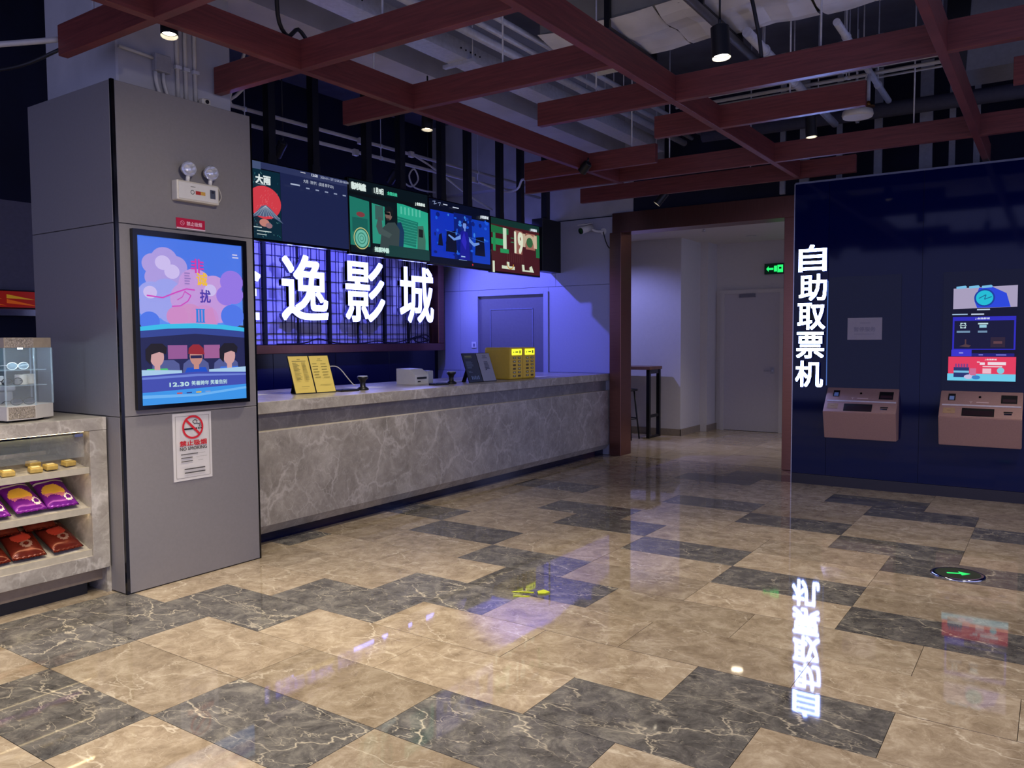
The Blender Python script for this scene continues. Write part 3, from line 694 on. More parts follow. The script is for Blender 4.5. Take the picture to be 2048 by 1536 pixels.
ns = thing('no_smoking_sign', 'white rectangular no-smoking sign with red ring under the poster', 'sign', (2.909, FY, .605))
box('board', plain('sign_white', (214, 210, 206), .4, var=.02), ns, 2.778, 3.0405, FY-.004, FY, .605, 1.0145)
p = Pic(.2625, .4095)
for a in ((.06, .04, .94, .044), (.06, .956, .94, .96), (.06, .04, .067, .96), (.933, .04, .94, .96)): p.rect((120, 112, 104), *a)
RU, RV = .275, .275*.2625/.4095
p.rect((24, 22, 24), .28, .225, .62, .247); p.rect((24, 22, 24), .64, .225, .68, .247); p.rect((24, 22, 24), .70, .225, .73, .247)
p.line((60, 58, 60), [(.66, .215), (.70, .18), (.62, .16), (.55, .165), (.50, .13), (.56, .10), (.62, .12), (.60, .145)], .004); p.line((60, 58, 60), [(.70, .215), (.74, .18), (.68, .15)], .003)
p.ring((206, 30, 44), .5, .212, RU, RV, .17, 40); p.line((206, 30, 44), [(.5-RU*.66, .212-RV*.66), (.5+RU*.66, .212+RV*.66)], .014)
p.text((196, 30, 44), '禁止吸烟', .5, .445, .185, .034, .0012); p.text((40, 38, 40), 'NO SMOKING', .5, .525, .185, .020, .0003)
for k in range(3): p.bars((90, 86, 86), .17, .60+.052*k, .62, .618+.052*k, 1, k+2, .8)
p.bars((130, 126, 124), .62, .605, .85, .612, 1, 9); p.bars((130, 126, 124), .55, .657, .85, .664, 1, 2); p.bars((130, 126, 124), .6, .71, .8, .717, 1, 3)
p.rect((80, 76, 76), .24, .82, .78, .838); p.rect((80, 76, 76), .24, .875, .78, .893)
p.build('lettering', frame((2.909, FY-.0042, .8098), (1, 0, 0), (0, 0, 1)), ns)

# ------------------------------------------------------------------ hanging screens over the counter
SYY, TILT = 5.33, R(1)
def screen(label, x0, x1, zt, zb, draw, glow=.9):
    t = thing('hanging_screen', label, 'screen', ((x0+x1)/2, SYY, zb), (TILT*0, 0, 0), group=None)
    # tilt forwards: top leans towards the lobby
    M = Matrix.Translation(((x0+x1)/2, SYY, (zt+zb)/2)) @ Matrix.Rotation(-TILT, 4, 'X') @ Matrix.Rotation(R(90), 4, 'X')
    w, h = x1-x0, (zt-zb)
    mb = MB(); mb.box(-w/2, w/2, -h/2, h/2, -.045, 0, bev=.004); mb.xform(M); mb.build('casing', M_BLACKG, t)
    p = Pic(w-.022, h-.030, glow=glow, step=.0003); p.rect((5, 8, 20), 0, 0, 1, 1); draw(p)
    p.build('picture', M @ Matrix.Translation((0, .004, .0008)), t)
    for q in (-.25, .17): MB().box(q*w, (q+.08)*w, -h*.3, h/2+.08, -.075, -.045).xform(M).build('bracket', M_BLACK, t)
    for s in (-.21, .21):
        xx = (x0+x1)/2+s*w; ps = box('hanger_post', M_BLACK, t, xx-.035, xx+.035, SYY+.05, SYY+.12, zt-.1, 4.4)
    return t
def d1s(p):
    p.rect((44, 52, 92), 0, 0, 1, .085); p.rect((28, 36, 76), .315, .085, 1, 1); p.rect((70, 84, 120), 0, 0, .14, .10)
    p.rect((6, 40, 56), 0, .10, .312, 1)
    rr = random.Random(2)
    for k in range(70):
        u, v = rr.uniform(.01, .29), rr.uniform(.12, .97); p.line(rr.choice([(60, 140, 150), (30, 90, 110), (120, 180, 180)]), [(u, v), (u+rr.uniform(-.01, .012), v+rr.uniform(.01, .03))], .003)
    p.ell((214, 62, 74), .15, .53, .148, .215, 36)
    for k in range(40):
        a = rr.uniform(0, 6.28); q = rr.uniform(0, .9); p.line((236, 120, 126), [(.15+.14*q*math.cos(a), .53+.2*q*math.sin(a)), (.15+.14*q*math.cos(a)+.006, .53+.2*q*math.sin(a)-.02)], .002)
    p.poly((84, 100, 130), [(.0, .76), (.07, .66), (.11, .585), (.15, .565), (.19, .60), (.25, .69), (.305, .78), (.25, .74), (.19, .70), (.13, .72), (.07, .72)])
    for k in range(9): u = .03+.03*k; p.line((176, 190, 205), [(.145+.0*k, .575), (u, .72)], .0025)
    p.ell((196, 130, 120), .13, .80, .045, .05); p.ell((150, 110, 120), .17, .83, .03, .035)
    p.text((225, 235, 235), '大雨', .13, .24, .15, .075, .003); p.bars((150, 170, 180), .08, .30, .2, .32, 1)
    p.bars((190, 205, 205), .03, .86, .15, .885, 1); p.bars((190, 205, 205), .06, .905, .27, .93, 1); p.bars((190, 205, 205), .06, .95, .2, .97, 1)
    p.text((214, 220, 235), '12:58', .62, .045, .07, .024, .0008); p.text((190, 198, 225), '2024-01-13T12:58:38+08:00', .83, .05, .33, .02); p.bars((200, 200, 210), .48, .035, .56, .055, 1)
    p.text((206, 214, 232), '大雨（数字）(国语 数字2D)', .66, .155, .34, .034)
    p.rect((170, 180, 206), .38, .215, .47, .235)
    for k in range(5): p.rect((150, 160, 190), .53+.095*k, .235, .565+.095*k, .252)
def d2s(p):
    p.rect((6, 20, 26), 0, 0, 1, 1); p.poly((30, 120, 104), [(0, .24), (.23, .27), (.23, .9), (0, .9)]); p.poly((44, 150, 128), [(.26, .28), (.42, .30), (.42, .84), (.26, .84)]); p.rect((60, 96, 92), .30, .3, .40, .5)
    p.poly((40, 170, 140), [(.58, .20), (1, .27), (1, .9), (.58, .84)]); p.poly((20, 120, 104), [(.58, .40), (.86, .44), (.82, .82), (.58, .78)])
    for k in range(9): p.line((70, 180, 156), [(.58, .43+.042*k), (.84, .46+.04*k)], .003)
    for k in range(6): p.poly((90, 196, 170), [(.62+.05*k, .25), (.64+.05*k, .25), (.64+.05*k, .36), (.62+.05*k, .36)])
    p.ell((130, 60, 66), .12, .47, .05, .035); p.ell((60, 150, 130), .08, .6, .06, .05); p.rect((24, 96, 88), .02, .52, .2, .72)
    p.rect((8, 14, 18), .23, .24, .255, .92); p.rect((8, 14, 18), 0, .17, 1, .215)
    p.poly((18, 54, 90), [(.55, .88), (.57, .50), (.62, .48), (.66, .62), (.64, .88)])      # seat
    p.poly((56, 70, 72), [(.34, .90), (.37, .62), (.45, .52), (.54, .50), (.60, .60), (.58, .90)])      # jacket
    p.poly((70, 86, 86), [(.30, .60), (.33, .46), (.37, .47), (.38, .62), (.50, .68), (.46, .74), (.33, .70)])      # raised arm
    p.ell((120, 96, 88), .46, .40, .045, .085); p.poly((18, 24, 28), [(.405, .38), (.42, .30), (.48, .28), (.52, .33), (.515, .42), (.49, .42), (.48, .36)])
    p.rect((8, 10, 12), .41, .375, .475, .41); p.rect((44, 40, 38), .43, .46, .47, .49)
    p.poly((60, 110, 96), [(.84, .50), (.92, .48), (.95, .70), (.94, .92), (.83, .92)]); p.rect((10, 22, 26), .855, .54, .915, .66)
    p.poly((24, 62, 60), [(.46, .84), (1, .84), (1, 1), (.4, 1)])
    p.ell((206, 200, 130), .12, .80, .092, .15, 30); p.ell((36, 110, 96), .12, .80, .084, .137, 30); p.ell((110, 190, 170), .12, .80, .072, .118, 30); p.ring((60, 140, 120), .12, .80, .05, .082, .2, 20); p.ring((60, 140, 120), .12, .80, .025, .04, .3, 14)
    p.text((225, 240, 235), '临时劫案', .10, .095, .19, .07, .004); p.text((225, 240, 235), '1 月19日', .34, .10, .13, .06, .003); p.text((60, 190, 150), '全国公映', .51, .10, .14, .036, .002)
    p.text((225, 240, 235), 'J 金逸影城', .88, .17, .15, .038, .0015); p.text((200, 235, 225), '抢票神器', .36, .925, .2, .05, .003)
def d3s(p):
    p.rect((4, 10, 34), 0, 0, 1, 1); p.rect((16, 50, 190), .02, .17, .41, .90); p.rect((10, 30, 120), .38, .15, .68, .90); p.rect((16, 60, 190), .68, .2, .99, .92)
    rr = random.Random(6)
    for k in range(60):
        u, v = rr.uniform(.04, .94), rr.uniform(.2, .86); p.ell(rr.choice([(30, 90, 225), (12, 30, 120), (20, 60, 180), (60, 130, 230)]), u, v, rr.uniform(.01, .035), rr.uniform(.015, .04), 8)
    for a in ((.22, .48, .40, .8), (.70, .5, .88, .8), (.10, .55, .18, .72)): p.poly((8, 14, 44), [(a[0], a[3]), (a[0]+.02, a[1]), (a[2]-.02, a[1]-.03), (a[2], a[3])])
    p.line((70, 120, 210), [(.22, .46), (.88, .56)], .004)
    p.poly((24, 26, 150), [(.44, .90), (.46, .6), (.46, .46), (.50, .42), (.58, .44), (.60, .56), (.61, .90)]); p.poly((44, 40, 190), [(.47, .6), (.52, .44), (.56, .6), (.54, .74)])
    p.ell((120, 150, 225), .53, .335, .03, .06); p.poly((14, 20, 70), [(.495, .36), (.50, .27), (.54, .255), (.57, .29), (.57, .38), (.555, .30), (.51, .30)]); p.rect((120, 150, 225), .52, .38, .545, .43)
    p.poly((110, 150, 230), [(.46, .50), (.36, .57), (.27, .52), (.26, .54), (.35, .61), (.46, .57)]); p.poly((110, 150, 230), [(.60, .52), (.68, .60), (.77, .58), (.78, .61), (.68, .66), (.60, .59)])
    p.line((150, 165, 205), [(.03, .05), (.07, .04), (.05, .09), (.09, .07)], .006); p.line((150, 165, 205), [(.11, .06), (.15, .045), (.13, .10)], .006); p.bars((206, 214, 235), .19, .055, .30, .085, 1); p.bars((206, 214, 235), .34, .07, .50, .10, 1)
    p.text((225, 235, 245), 'J 金逸影城', .87, .14, .16, .04, .0015); p.bars((160, 190, 240), .46, .84, .57, .88, 1); p.bars((160, 190, 240), .42, .905, .64, .915, 1)
    p.text((220, 50, 60), '●', .65, .965, .02, .02)
def d4s(p):
    p.rect((70, 24, 30), 0, .0, 1, 1); p.rect((16, 50, 46), 0, 0, 1, .12); p.poly((30, 110, 66), [(.0, .14), (.34, .17), (.34, .28), (0, .28)]); p.rect((36, 150, 90), .0, .38, .28, .50); p.rect((36, 140, 84), .03, .28, .08, .62); p.rect((36, 150, 90), .17, .56, .34, .64); p.rect((30, 110, 66), .92, .18, 1, .64)
    p.poly((150, 96, 86), [(.47, .16), (.63, .17), (.62, .62), (.46, .62)]); p.rect((160, 104, 90), .70, .18, .90, .5); p.ring((196, 176, 150), .78, .44, .16, .24, .42, 24, math.pi, 2*math.pi); p.rect((196, 176, 150), .62, .2, .69, .46); p.rect((206, 180, 156), .87, .2, .94, .46); p.ell((54, 100, 62), .78, .36, .07, .10)
    p.text((206, 225, 200), '1', .26, .36, .07, .24, .010); p.text((225, 230, 205), '19', .545, .40, .19, .26, .010); p.rect((60, 120, 84), .38, .32, .44, .34); p.rect((60, 120, 84), .38, .40, .44, .42)
    p.text((214, 225, 200), '1', .03, .92, .04, .13, .010); p.rect((214, 225, 200), .19, .88, .45, .94); p.rect((214, 225, 200), .29, .80, .34, .94); p.ring((206, 150, 60), .36, .84, .07, .10, .2, 14, 0, math.pi); p.poly((214, 225, 200), [(.60, .82), (.65, .82), (.66, .95), (.61, .95)]); p.poly((214, 225, 200), [(.76, .86), (.81, .82), (.86, .95), (.77, .95)]); p.rect((214, 225, 200), .64, .92, .80, .95)
    for k in range(9): p.line((120, 70, 64), [(.30+.04*k, .62), (.30+.04*k, .8)], .003)
    p.text((225, 235, 245), 'J 金逸影城', .86, .10, .15, .038, .0015)
screen('hanging screen listing film times beside a red disc and mountain picture', 4.08, 5.205, 2.90, 2.255, d1s)
screen('hanging screen showing a man seated in a green lit bus', 5.205, 6.32, 2.93, 2.235, d2s)
screen('hanging screen showing a figure in blue with outstretched arms', 6.32, 7.40, 2.91, 2.225, d3s)
screen('hanging screen with large pale numerals over green and dark red shapes', 7.40, 8.44, 2.85, 2.215, d4s)
bh = thing('header_box', 'plain black box beside the last hanging screen, against the end wall', 'header box', (8.67, 5.37, 2.3))
box('shell', M_BLACK, bh, 8.46, 8.9, 5.30, 5.46, 2.30, 2.95, bev=.004); box('hanger_post', M_BLACK, bh, 8.62, 8.70, 5.34, 5.42, 2.95, 4.4)

# ------------------------------------------------------------------ glowing sign characters
M_SIGN = emit((.55, .62, 2.4), 2.2, 'sign_face_light', linear=True)
M_SIDE = plain('sign_side', (120, 120, 160), .4)
BIG = ('large glowing sign character mostly hidden behind the grey column', 'large glowing sign character with a long sweeping bottom stroke', 'large glowing sign character with three slanting strokes at its side', 'large glowing sign character beside the copper side rail of the lattice')
SMALL = ('topmost glowing character of the ticket machine sign', 'second glowing character from the top of the ticket machine sign', 'third glowing character from the top of the ticket machine sign', 'fourth glowing character from the top of the ticket machine sign', 'lowest glowing character of the ticket machine sign')
for k, ch in enumerate('金逸影城'):
    x = 6.255+.966*(k-1); t = thing('sign_character', BIG[k], 'sign letter', (x, 7.12, 1.68), group='large sign characters')
    text3d(ch, .69, .75, .05, .011, frame((x, 7.17, 2.052), (1, 0, 0), (0, 0, 1)), 'letter_face', [M_SIGN, M_SIDE], t)
    mb = MB()
    for dx, dz in ((-.18, .12), (.2, -.14)): mb.cyl((x+dx, 7.17, 2.05+dz), (x+dx, 7.285, 2.05+dz), .008, n=8)
    mb.build('standoff', M_BLACK, t)
    MB().tube([(x-.05, 7.2, 1.7), (x-.03, 7.23, 1.55), (x-.04, 7.24, 1.42)], .006, n=6).build('power_cable', M_CABLE, t)
M_SIGN2 = emit((1.0, 1.4, 3.6), 6.0, 'kiosk_sign_light', linear=True)
for k, ch in enumerate('自助取票机'):
    y, z = 1.985+(.0, -.005, .005, .012, .018)[k], 2.222-.2815*k
    t = thing('sign_character', SMALL[k], 'sign letter', (XK, y, z-.13), group='ticket machine sign characters')
    text3d(ch, .262, .258, .03, .0042, frame((XK-.012, y, z), (0, -1, 0), (0, 0, 1)), 'letter_face', [M_SIGN2, M_SIDE], t)
    MB().box(XK-.012, XK, y-.03, y+.03, z-.03, z+.03).build('standoff', M_BLACK, t)
cb = thing('cable_bundle', 'loose black cables lying along the lower copper rail of the lattice screen', 'cables', (7.6, 7.2, 1.405))
rr = random.Random(4); mb = MB()
mb.tube([(5.9, 7.2, 1.412), (6.3, 7.22, 1.42), (6.5, 7.2, 1.47), (6.8, 7.21, 1.42), (7.2, 7.2, 1.412), (7.5, 7.2, 1.44), (7.8, 7.2, 1.415), (8.1, 7.21, 1.46), (8.3, 7.2, 1.50), (8.5, 7.2, 1.44), (8.3, 7.22, 1.42)], .008, n=6); mb.build('long_cable', M_CABLE, cb)
mb = MB(); mb.tube([(8.05, 7.2, 1.415), (8.2, 7.19, 1.48), (8.45, 7.2, 1.52), (8.52, 7.2, 1.46), (8.3, 7.2, 1.42), (8.2, 7.2, 1.47), (8.4, 7.19, 1.49)], .009, n=6); mb.build('coiled_cable', M_CABLE, cb)

# ------------------------------------------------------------------ ticket kiosks
def kiosk(label, y0, y1, lit):
    t = thing('ticket_kiosk', label, 'ticket kiosk', (XK, (y0+y1)/2, .49)); yc = (y0+y1)/2; w = y0-y1
    box('screen_glass', plain('kiosk_screen_glass', (6, 14, 52), .05, var=.04, spec=.25), t, XK-.008, XK, y1, y0, .972, 2.03)
    mb = MB(); mb.prism([(XK, y1, .97), (XK-.2, y1, .748), (XK-.12, y1, .49), (XK, y1, .49)], (0, w, 0)); body = mb.build('console', M_ROSE, t)
    bm = bmesh.new(); bm.from_mesh(body.data); bmesh.ops.bevel(bm, geom=bm.edges[:], offset=.004, segments=2, affect='EDGES'); bm.to_mesh(body.data); bm.free()
    up = Vector((.2, 0, .222)); L = up.length; M = frame((XK-.1, yc, .859), (0, -1, 0), up)
    def fb(name, mat, u0, u1, v0, v1, d0, d1, par=t): return MB().box((u0-.5)*w, (u1-.5)*w, (.5-v1)*L, (.5-v0)*L, d0, d1).xform(M).build(name, mat, par)
    fb('silver_strip', plain('pale_strip', (216, 206, 210), .3), .03, .985, .53, .58, .0008, .004)
    fr = fb('scanner_window', M_BLACK, .10, .19, .13, .38, .0008, .003); fb('scanner_glass', plain('scanner_glass', (140, 170, 215) if not lit else (40, 40, 70), .1), .115, .175, .22, .36, .003, .0045, fr)
    MB().cyl(M @ Vector((-.01*w, .17*w*.75, 0)), M @ Vector((-.01*w, .17*w*.75, .005)), .010, n=16).build('camera_eye', M_BLACKG, t)
    sl = fb('card_slot', M_BLACK, .745, .935, .14, .44, .0008, .003); fb('slot_mouth', plain('slot_dark', (60, 34, 44), .4), .765, .92, .29, .40, .003, .0045, sl)
    fb('label_plate', plain('label_plate', (186, 150, 110), .4), .05, .20, .66, .86, .0008, .002)
    ou = fb('ticket_outlet', M_BLACK, .285, .675, .66, .94, .0008, .004); fb('outlet_flap', plain('outlet_dark', (44, 26, 34), .3), .30, .66, .74, .92, .004, .0055, ou); fb('receipt_slot', M_CHROME, .79, .88, .80, .86, .0008, .003); fb('receipt_mouth', M_BLACK, .785, .89, .74, .78, .0008, .0025)
    p = Pic(w, L); p.text((230, 200, 190), 'T', .385, .435, .028, .022, .001); p.rect((224, 190, 180), .45, .41, .60, .45); p.rect((120, 84, 60), .10, .75, .15, .762); p.build('console_print', M @ Matrix.Translation((0, 0, .0006)), t)
    if lit:
        q = Pic(.545, .885, glow=.95, step=.0003); q.rect((12, 12, 44), .03, .02, .97, .98, .6)
        q.poly((170, 160, 190), [(.06, .03), (.95, .015), (.95, .225), (.06, .235)]); q.poly((40, 70, 220), [(.42, .03), (.60, .022), (.80, .09), (.86, .225), (.40, .228), (.36, .16)])
        q.ell((20, 60, 160), .50, .13, .145, .088, 28); q.ell((30, 190, 215), .50, .13, .12, .073, 28); q.line((20, 110, 150), [(.42, .135), (.52, .10), (.50, .145), (.60, .12)], .008)
        for u in (.1, .28, .46): q.poly((120, 190, 230), [(u, .012), (u+.13, .004), (u+.15, .016), (u+.14, .03), (u, .034)])
        q.rect((200, 220, 240), .40, .24, .58, .252); q.rect((160, 190, 220), .05, .285, .27, .295); q.rect((200, 215, 235), .32, .285, .50, .297)
        q.rect((44, 40, 190), .06, .315, .94, .645); q.rect((14, 14, 50), .085, .355, .915, .635)
        q.text((206, 214, 240), 'J 金逸影城', .48, .335, .11, .02, .0008)
        for a in ((.17, .375), (.215, .375), (.17, .41), (.215, .41)): q.rect((190, 220, 225), a[0], a[1], a[0]+.035, a[1]+.02)
        q.rect((14, 14, 50), .185, .385, .235, .42); q.rect((190, 220, 225), .16, .40, .26, .405)
        q.rect((190, 220, 225), .42, .378, .56, .392); q.rect((150, 200, 220), .44, .398, .54, .425); q.rect((110, 140, 170), .12, .455, .31, .475); q.rect((110, 140, 170), .42, .455, .55, .475)
        q.rect((44, 30, 48), .60, .52, .80, .62); q.rect((96, 62, 66), .64, .56, .76, .585); q.poly((80, 56, 60), [(.16, .61), (.24, .59), (.24, .54), (.26, .54), (.26, .59), (.33, .60), (.3, .62)])
        q.rect((54, 50, 205), .05, .645, .34, .71); q.rect((30, 26, 120), .34, .68, .93, .71); q.rect((130, 130, 225), .16, .668, .22, .684); q.rect((130, 130, 225), .44, .69, .50, .70); q.rect((130, 130, 225), .68, .69, .82, .70)
        q.rect((228, 58, 92), .01, .715, .955, .925); q.rect((110, 205, 235), .0, .885, .955, .955)
        q.rect((36, 50, 110), .09, .82, .31, .92); q.rect((120, 190, 225), .09, .855, .31, .875)
        for k in range(5): q.rect((130, 60, 130), .11+.04*k, .785, .135+.04*k, .822)
        q.rect((206, 110, 150), .32, .83, .41, .90); q.ell((200, 190, 225), .30, .915, .06, .022); q.ell((60, 130, 200), .41, .92, .06, .02)
        q.text((236, 214, 225), 'J 金逸影城', .61, .742, .09, .016, .0006); q.rect((240, 220, 230), .42, .762, .46, .772); q.rect((240, 220, 230), .46, .77, .53, .795); q.rect((240, 220, 230), .57, .765, .82, .795); q.rect((240, 205, 215), .50, .805, .77, .816); q.rect((240, 190, 205), .50, .83, .62, .88); q.ell((130, 205, 225), .75, .85, .05, .031)
        q.build('display', frame((XK-.0085, yc-.005, 1.464), (0, -1, 0), (0, 0, 1)), t)
    return t
kiosk('rose gold ticket kiosk with a dark switched-off screen bearing a paper notice', 1.832, 1.198, False)
kiosk('rose gold ticket kiosk with a bright lit touch screen', .853, .226, True)
pn = thing('paper_notice', 'grey-white paper notice taped to the switched-off kiosk screen', 'notice', (XK-.008, 1.508, 1.43))
box('sheet', plain('paper', (176, 168, 172), .7, var=.02), pn, XK-.0105, XK-.0085, 1.356, 1.66, 1.428, 1.636)
p = Pic(.304, .208); p.text((140, 136, 146), '暂停服务', .5, .52, .19, .042, .0008); p.rect((146, 142, 150), .36, .22, .66, .25); p.rect((146, 142, 150), .2, .73, .78, .755)
p.build('lettering', frame((XK-.0106, 1.508, 1.532), (0, -1, 0), (0, 0, 1)), pn)
li = thing('glass_seam_glint', 'thin lit glass seam drawn as a pale blue glowing strip beside the glowing sign column', 'glass seam', (XK, 1.848, .98))
MB().box(XK-.004, XK, 1.843, 1.851, .985, 2.0).build('tube', emit((90, 130, 220), .35), li)  # no lamp: glow stands in for light caught along the glass seam
# ------------------------------------------------------------------ on the ticket counter
ZT = 1.02
def easel(name, label, base_l, base_r, h, lean, cols, printer):
    """two-leaf tabletop sign on an easel foot"""
    A, B = Vector((*base_l, ZT)), Vector((*base_r, ZT)); d = (B-A); w = d.length; ang = math.atan2(d.y, d.x)
    t = thing(name, label, 'menu stand', (A+B)/2, (0, 0, ang))
    Rm = Matrix.Rotation(-lean, 4, 'X')
    M = Matrix.Translation((0, 0, .002)) @ Rm @ Matrix.Rotation(R(90), 4, 'X') @ Matrix.Translation((0, h/2, 0))
    for s, c in ((-1, cols[0]), (1, cols[1])):
        lf = MB().box(s*w/4-w/4+.002, s*w/4+w/4-.002, -h/2, h/2, -.008, 0).xform(M).build('leaf', M_BLACK, t, world=False)
        p = Pic(w/2-.012, h-.012); p.rect(c, 0, 0, 1, 1); printer(p, s); p.mb.xform(M @ Matrix.Translation((s*w/4, 0, .0004))); p.mb.build('sheet', p.mats, lf, world=False)
        MB().prism([Rm @ Vector((s*w/4-.03, .012, h*.7)), Rm @ Vector((s*w/4+.03, .012, h*.7)), Vector((s*w/4+.03, h*.42+h*.34*math.tan(lean), .0)), Vector((s*w/4-.03, h*.42+h*.34*math.tan(lean), .0))], (0, .004, .0)).build('easel_foot', M_BLACK, t, world=False)
    return t
def pr_y(p, s):
    g = (140, 130, 60); d = (96, 90, 50); p.rect(d, .42, .08, .58, .095)
    if s < 0:
        p.rect(d, .15, .13, .85, .142)
        for k in range(14): p.rect(g, .15, .18+.036*k, .15+.2+.12*(k % 3)/2, .192+.036*k); p.rect(g, .60, .18+.036*k, .80, .192+.036*k)
        p.rect(g, .3, .84, .7, .85)
    else:
        p.rect(g, .36, .13, .66, .145)
        for k in range(6):
            p.rect(g, .08, .21+.075*k, .32+.05*(k % 2), .226+.075*k); p.rect(g, .52, .22+.075*k, .80+.04*(k % 2), .235+.075*k)
        p.rect(g, .25, .80, .85, .81)
easel('menu_stand', 'two-leaf yellow price sheet stand on the ticket counter near the column', (4.285, 5.02), (4.665, 4.955), .33, R(22), ((214, 190, 92), (214, 192, 96)), pr_y)
def pr_d(p, s):
    if s < 0:
        p.rect((90, 100, 84), .12, .06, .66, .16); p.rect((150, 150, 110), .14, .08, .60, .10); p.bars((96, 112, 140), .1, .28, .7, .55, 7, 3); p.bars((96, 112, 140), .1, .62, .4, .70, 2, 8)
        for k in range(5): p.rect((110, 130, 170), .2+.12*k, .80+.02*(k % 2), .28+.12*k, .93)
    else:
        p.rect((60, 64, 84), .42, .07, .70, .085); p.rect((60, 64, 84), .42, .11, .68, .125); p.rect((60, 64, 84), .36, .16, .76, .175); p.bars((70, 74, 94), .4, .30, .75, .60, 6, 5); p.rect((50, 54, 74), .40, .58, .48, .61)
easel('menu_stand', 'dark and grey two-leaf menu stand on the counter beside the yellow cabinets', (6.32, 4.825), (6.755, 4.80), .31, R(20), ((40, 50, 78), (150, 152, 172)), pr_d)

def pb_cabinet(label, x0):
    t = thing('charging_cabinet', label, 'charging cabinet', (x0+.125, 4.95, ZT), group='yellow charging cabinets')
    w, y0, y1, h = .25, 4.79, 5.13, .345
    MB().box(x0, x0+w, y0, y1, ZT, ZT+h, bev=.018, seg=3).build('shell', M_YELLOW, t)
    dp = MB().box(x0+.03, x0+w-.03, y0-.003, y0+.001, ZT+.262, ZT+.328, bev=.002).build('lit_label', emit((232, 240, 40), 1.1), t)
    p = Pic(.19, .066, glow=.5); p.rect((120, 130, 30), .12, .42, .22, .62); p.rect((120, 130, 30), .32, .40, .62, .60); p.rect((90, 100, 30), .72, .25, .86, .75)
    p.build('label_print', frame((x0+w/2, y0-.0032, ZT+.295), (1, 0, 0), (0, 0, 1)), dp)
    for r in range(6):
        for c in range(2):
            X, Zz = x0+.052+.094*c, ZT+.232-.0385*r
            s = MB().box(X, X+.052, y0-.0015, y0+.003, Zz-.010, Zz+.010).build('slot', plain('slot_brown', (92, 72, 20), .5), t)
            if (r, c) not in ((2, 0), (3, 0), (5, 1)): MB().box(X+.010, X+.042, y0-.003, y0-.0015, Zz-.003, Zz+.004).build('indicator', ink((240, 232, 190)), s)
    return t
pb_cabinet('yellow charging cabinet standing next to the dark menu stand', 6.99); pb_cabinet('yellow charging cabinet standing towards the copper portal', 7.243)

def scanner(label, x, y):
    t = thing('barcode_scanner', label, 'scanner', (x, y, ZT))
    MB().lathe([(.05, 0), (.052, .008), (.046, .018), (.026, .03), (.022, .06), (.03, .085), (.045, .10), (.047, .116)], c=(x, y, ZT), n=24).build('stand', M_BLACK, t)
    mb = MB(); mb.cyl((x, y, ZT+.116), (x, y, ZT+.122), .042, n=24); mb.build('reading_window', plain('scanner_top', (200, 205, 215), .2), t)
    return t
scanner('black barcode scanner with pale round top beside the yellow price stand', 4.985, 4.97)
t = scanner('black barcode scanner beside the white ticket printer', 6.10, 4.88)
def pad(label, x, y, rz):
    t = thing('payment_pad', label, 'payment pad', (x, y, ZT), (0, 0, R(rz)))
    MB().box(-.09, .09, -.05, .05, 0, .018, bev=.005).build('case', M_BLACK, t, world=False); MB().box(-.075, .03, -.038, .038, .018, .0195).build('screen', plain('pad_screen', (90, 110, 190), .1), t, world=False)
pad('flat black payment pad left of the scanner by the yellow price stand', 4.80, 4.965, -12); pad('flat black payment pad in front of the white ticket printer', 5.90, 4.87, -8)
t = thing('computer_mouse', 'small white mouse lying by the yellow price stand', 'mouse', (4.70, 5.08, ZT))
MB().lathe([(.03, 0), (.034, .01), (.03, .024), (.015, .034), (.002, .036)], n=20, close=False).xform(Matrix.Translation((4.70, 5.08, ZT)) @ Matrix.Diagonal((.95, 1.5, 1, 1))).build('shell', M_WHITEP, t)
MB().box(4.697, 4.703, 5.09, 5.115, ZT+.028, ZT+.036).build('wheel', M_BLACK, t)
t = thing('desk_cable', 'thin grey cable arching up behind the yellow price stand to the scanner', 'cable', (4.7, 5.08, ZT))
MB().tube([(4.60, 5.10, ZT+.06), (4.63, 5.12, ZT+.13), (4.72, 5.13, ZT+.20), (4.83, 5.11, ZT+.20), (4.90, 5.06, ZT+.10), (4.93, 5.03, ZT+.05), (4.95, 5.02, ZT+.04)], .005, n=6).build('cord', M_CONDUIT, t)
MB().lathe([(.03, 0), (.03, .02), (.022, .03)], n=18).xform(Matrix.Translation((4.60, 5.10, ZT+.085)) @ Matrix.Rotation(R(90), 4, 'X')).build('reel', M_WHITEP, t)
MB().cyl((4.60, 5.10, ZT), (4.60, 5.10, ZT+.07), .008, n=8).build('stalk', M_WHITEP, t)
t = thing('ticket_printer', 'white wedge-shaped ticket printer on the counter', 'printer', (6.0, 5.2, ZT))
mb = MB(); mb.prism([(5.84, 5.12, ZT), (5.84, 5.12, ZT+.09), (5.84, 5.2, ZT+.145), (5.84, 5.36, ZT+.15), (5.84, 5.36, ZT)], (.2, 0, 0)); mb.build('body', M_WHITEP, t)
box('side_case', plain('printer_grey', (176, 178, 184), .4), t, 6.04, 6.13, 5.13, 5.35, ZT, ZT+.125, bev=.006); MB().box(5.87, 6.01, 5.116, 5.121, ZT+.05, ZT+.07).build('paper_slot', M_BLACK, t); MB().box(5.88, 5.92, 5.117, 5.1205, ZT+.02, ZT+.032).build('button', M_BLACK, t)
for k, (x, y, rz, lab) in enumerate(((4.02, 5.3, 14, 'loose white paper sheet on the counter beside the column'), (5.25, 5.2, -6, 'loose white paper sheet between the scanner and the printer'), (6.5, 5.15, 5, 'loose white paper sheet behind the dark menu stand'), (7.72, 4.95, 3, 'loose white paper sheet beside the yellow cabinets'))):
    t = thing('paper_sheet', lab, 'paper', (x, y, ZT), (0, 0, R(rz))); MB().box(-.15, .15, -.105, .105, .0003, .0018).build('sheet', plain('white_sheet', (226, 226, 230), .6), t, world=False)
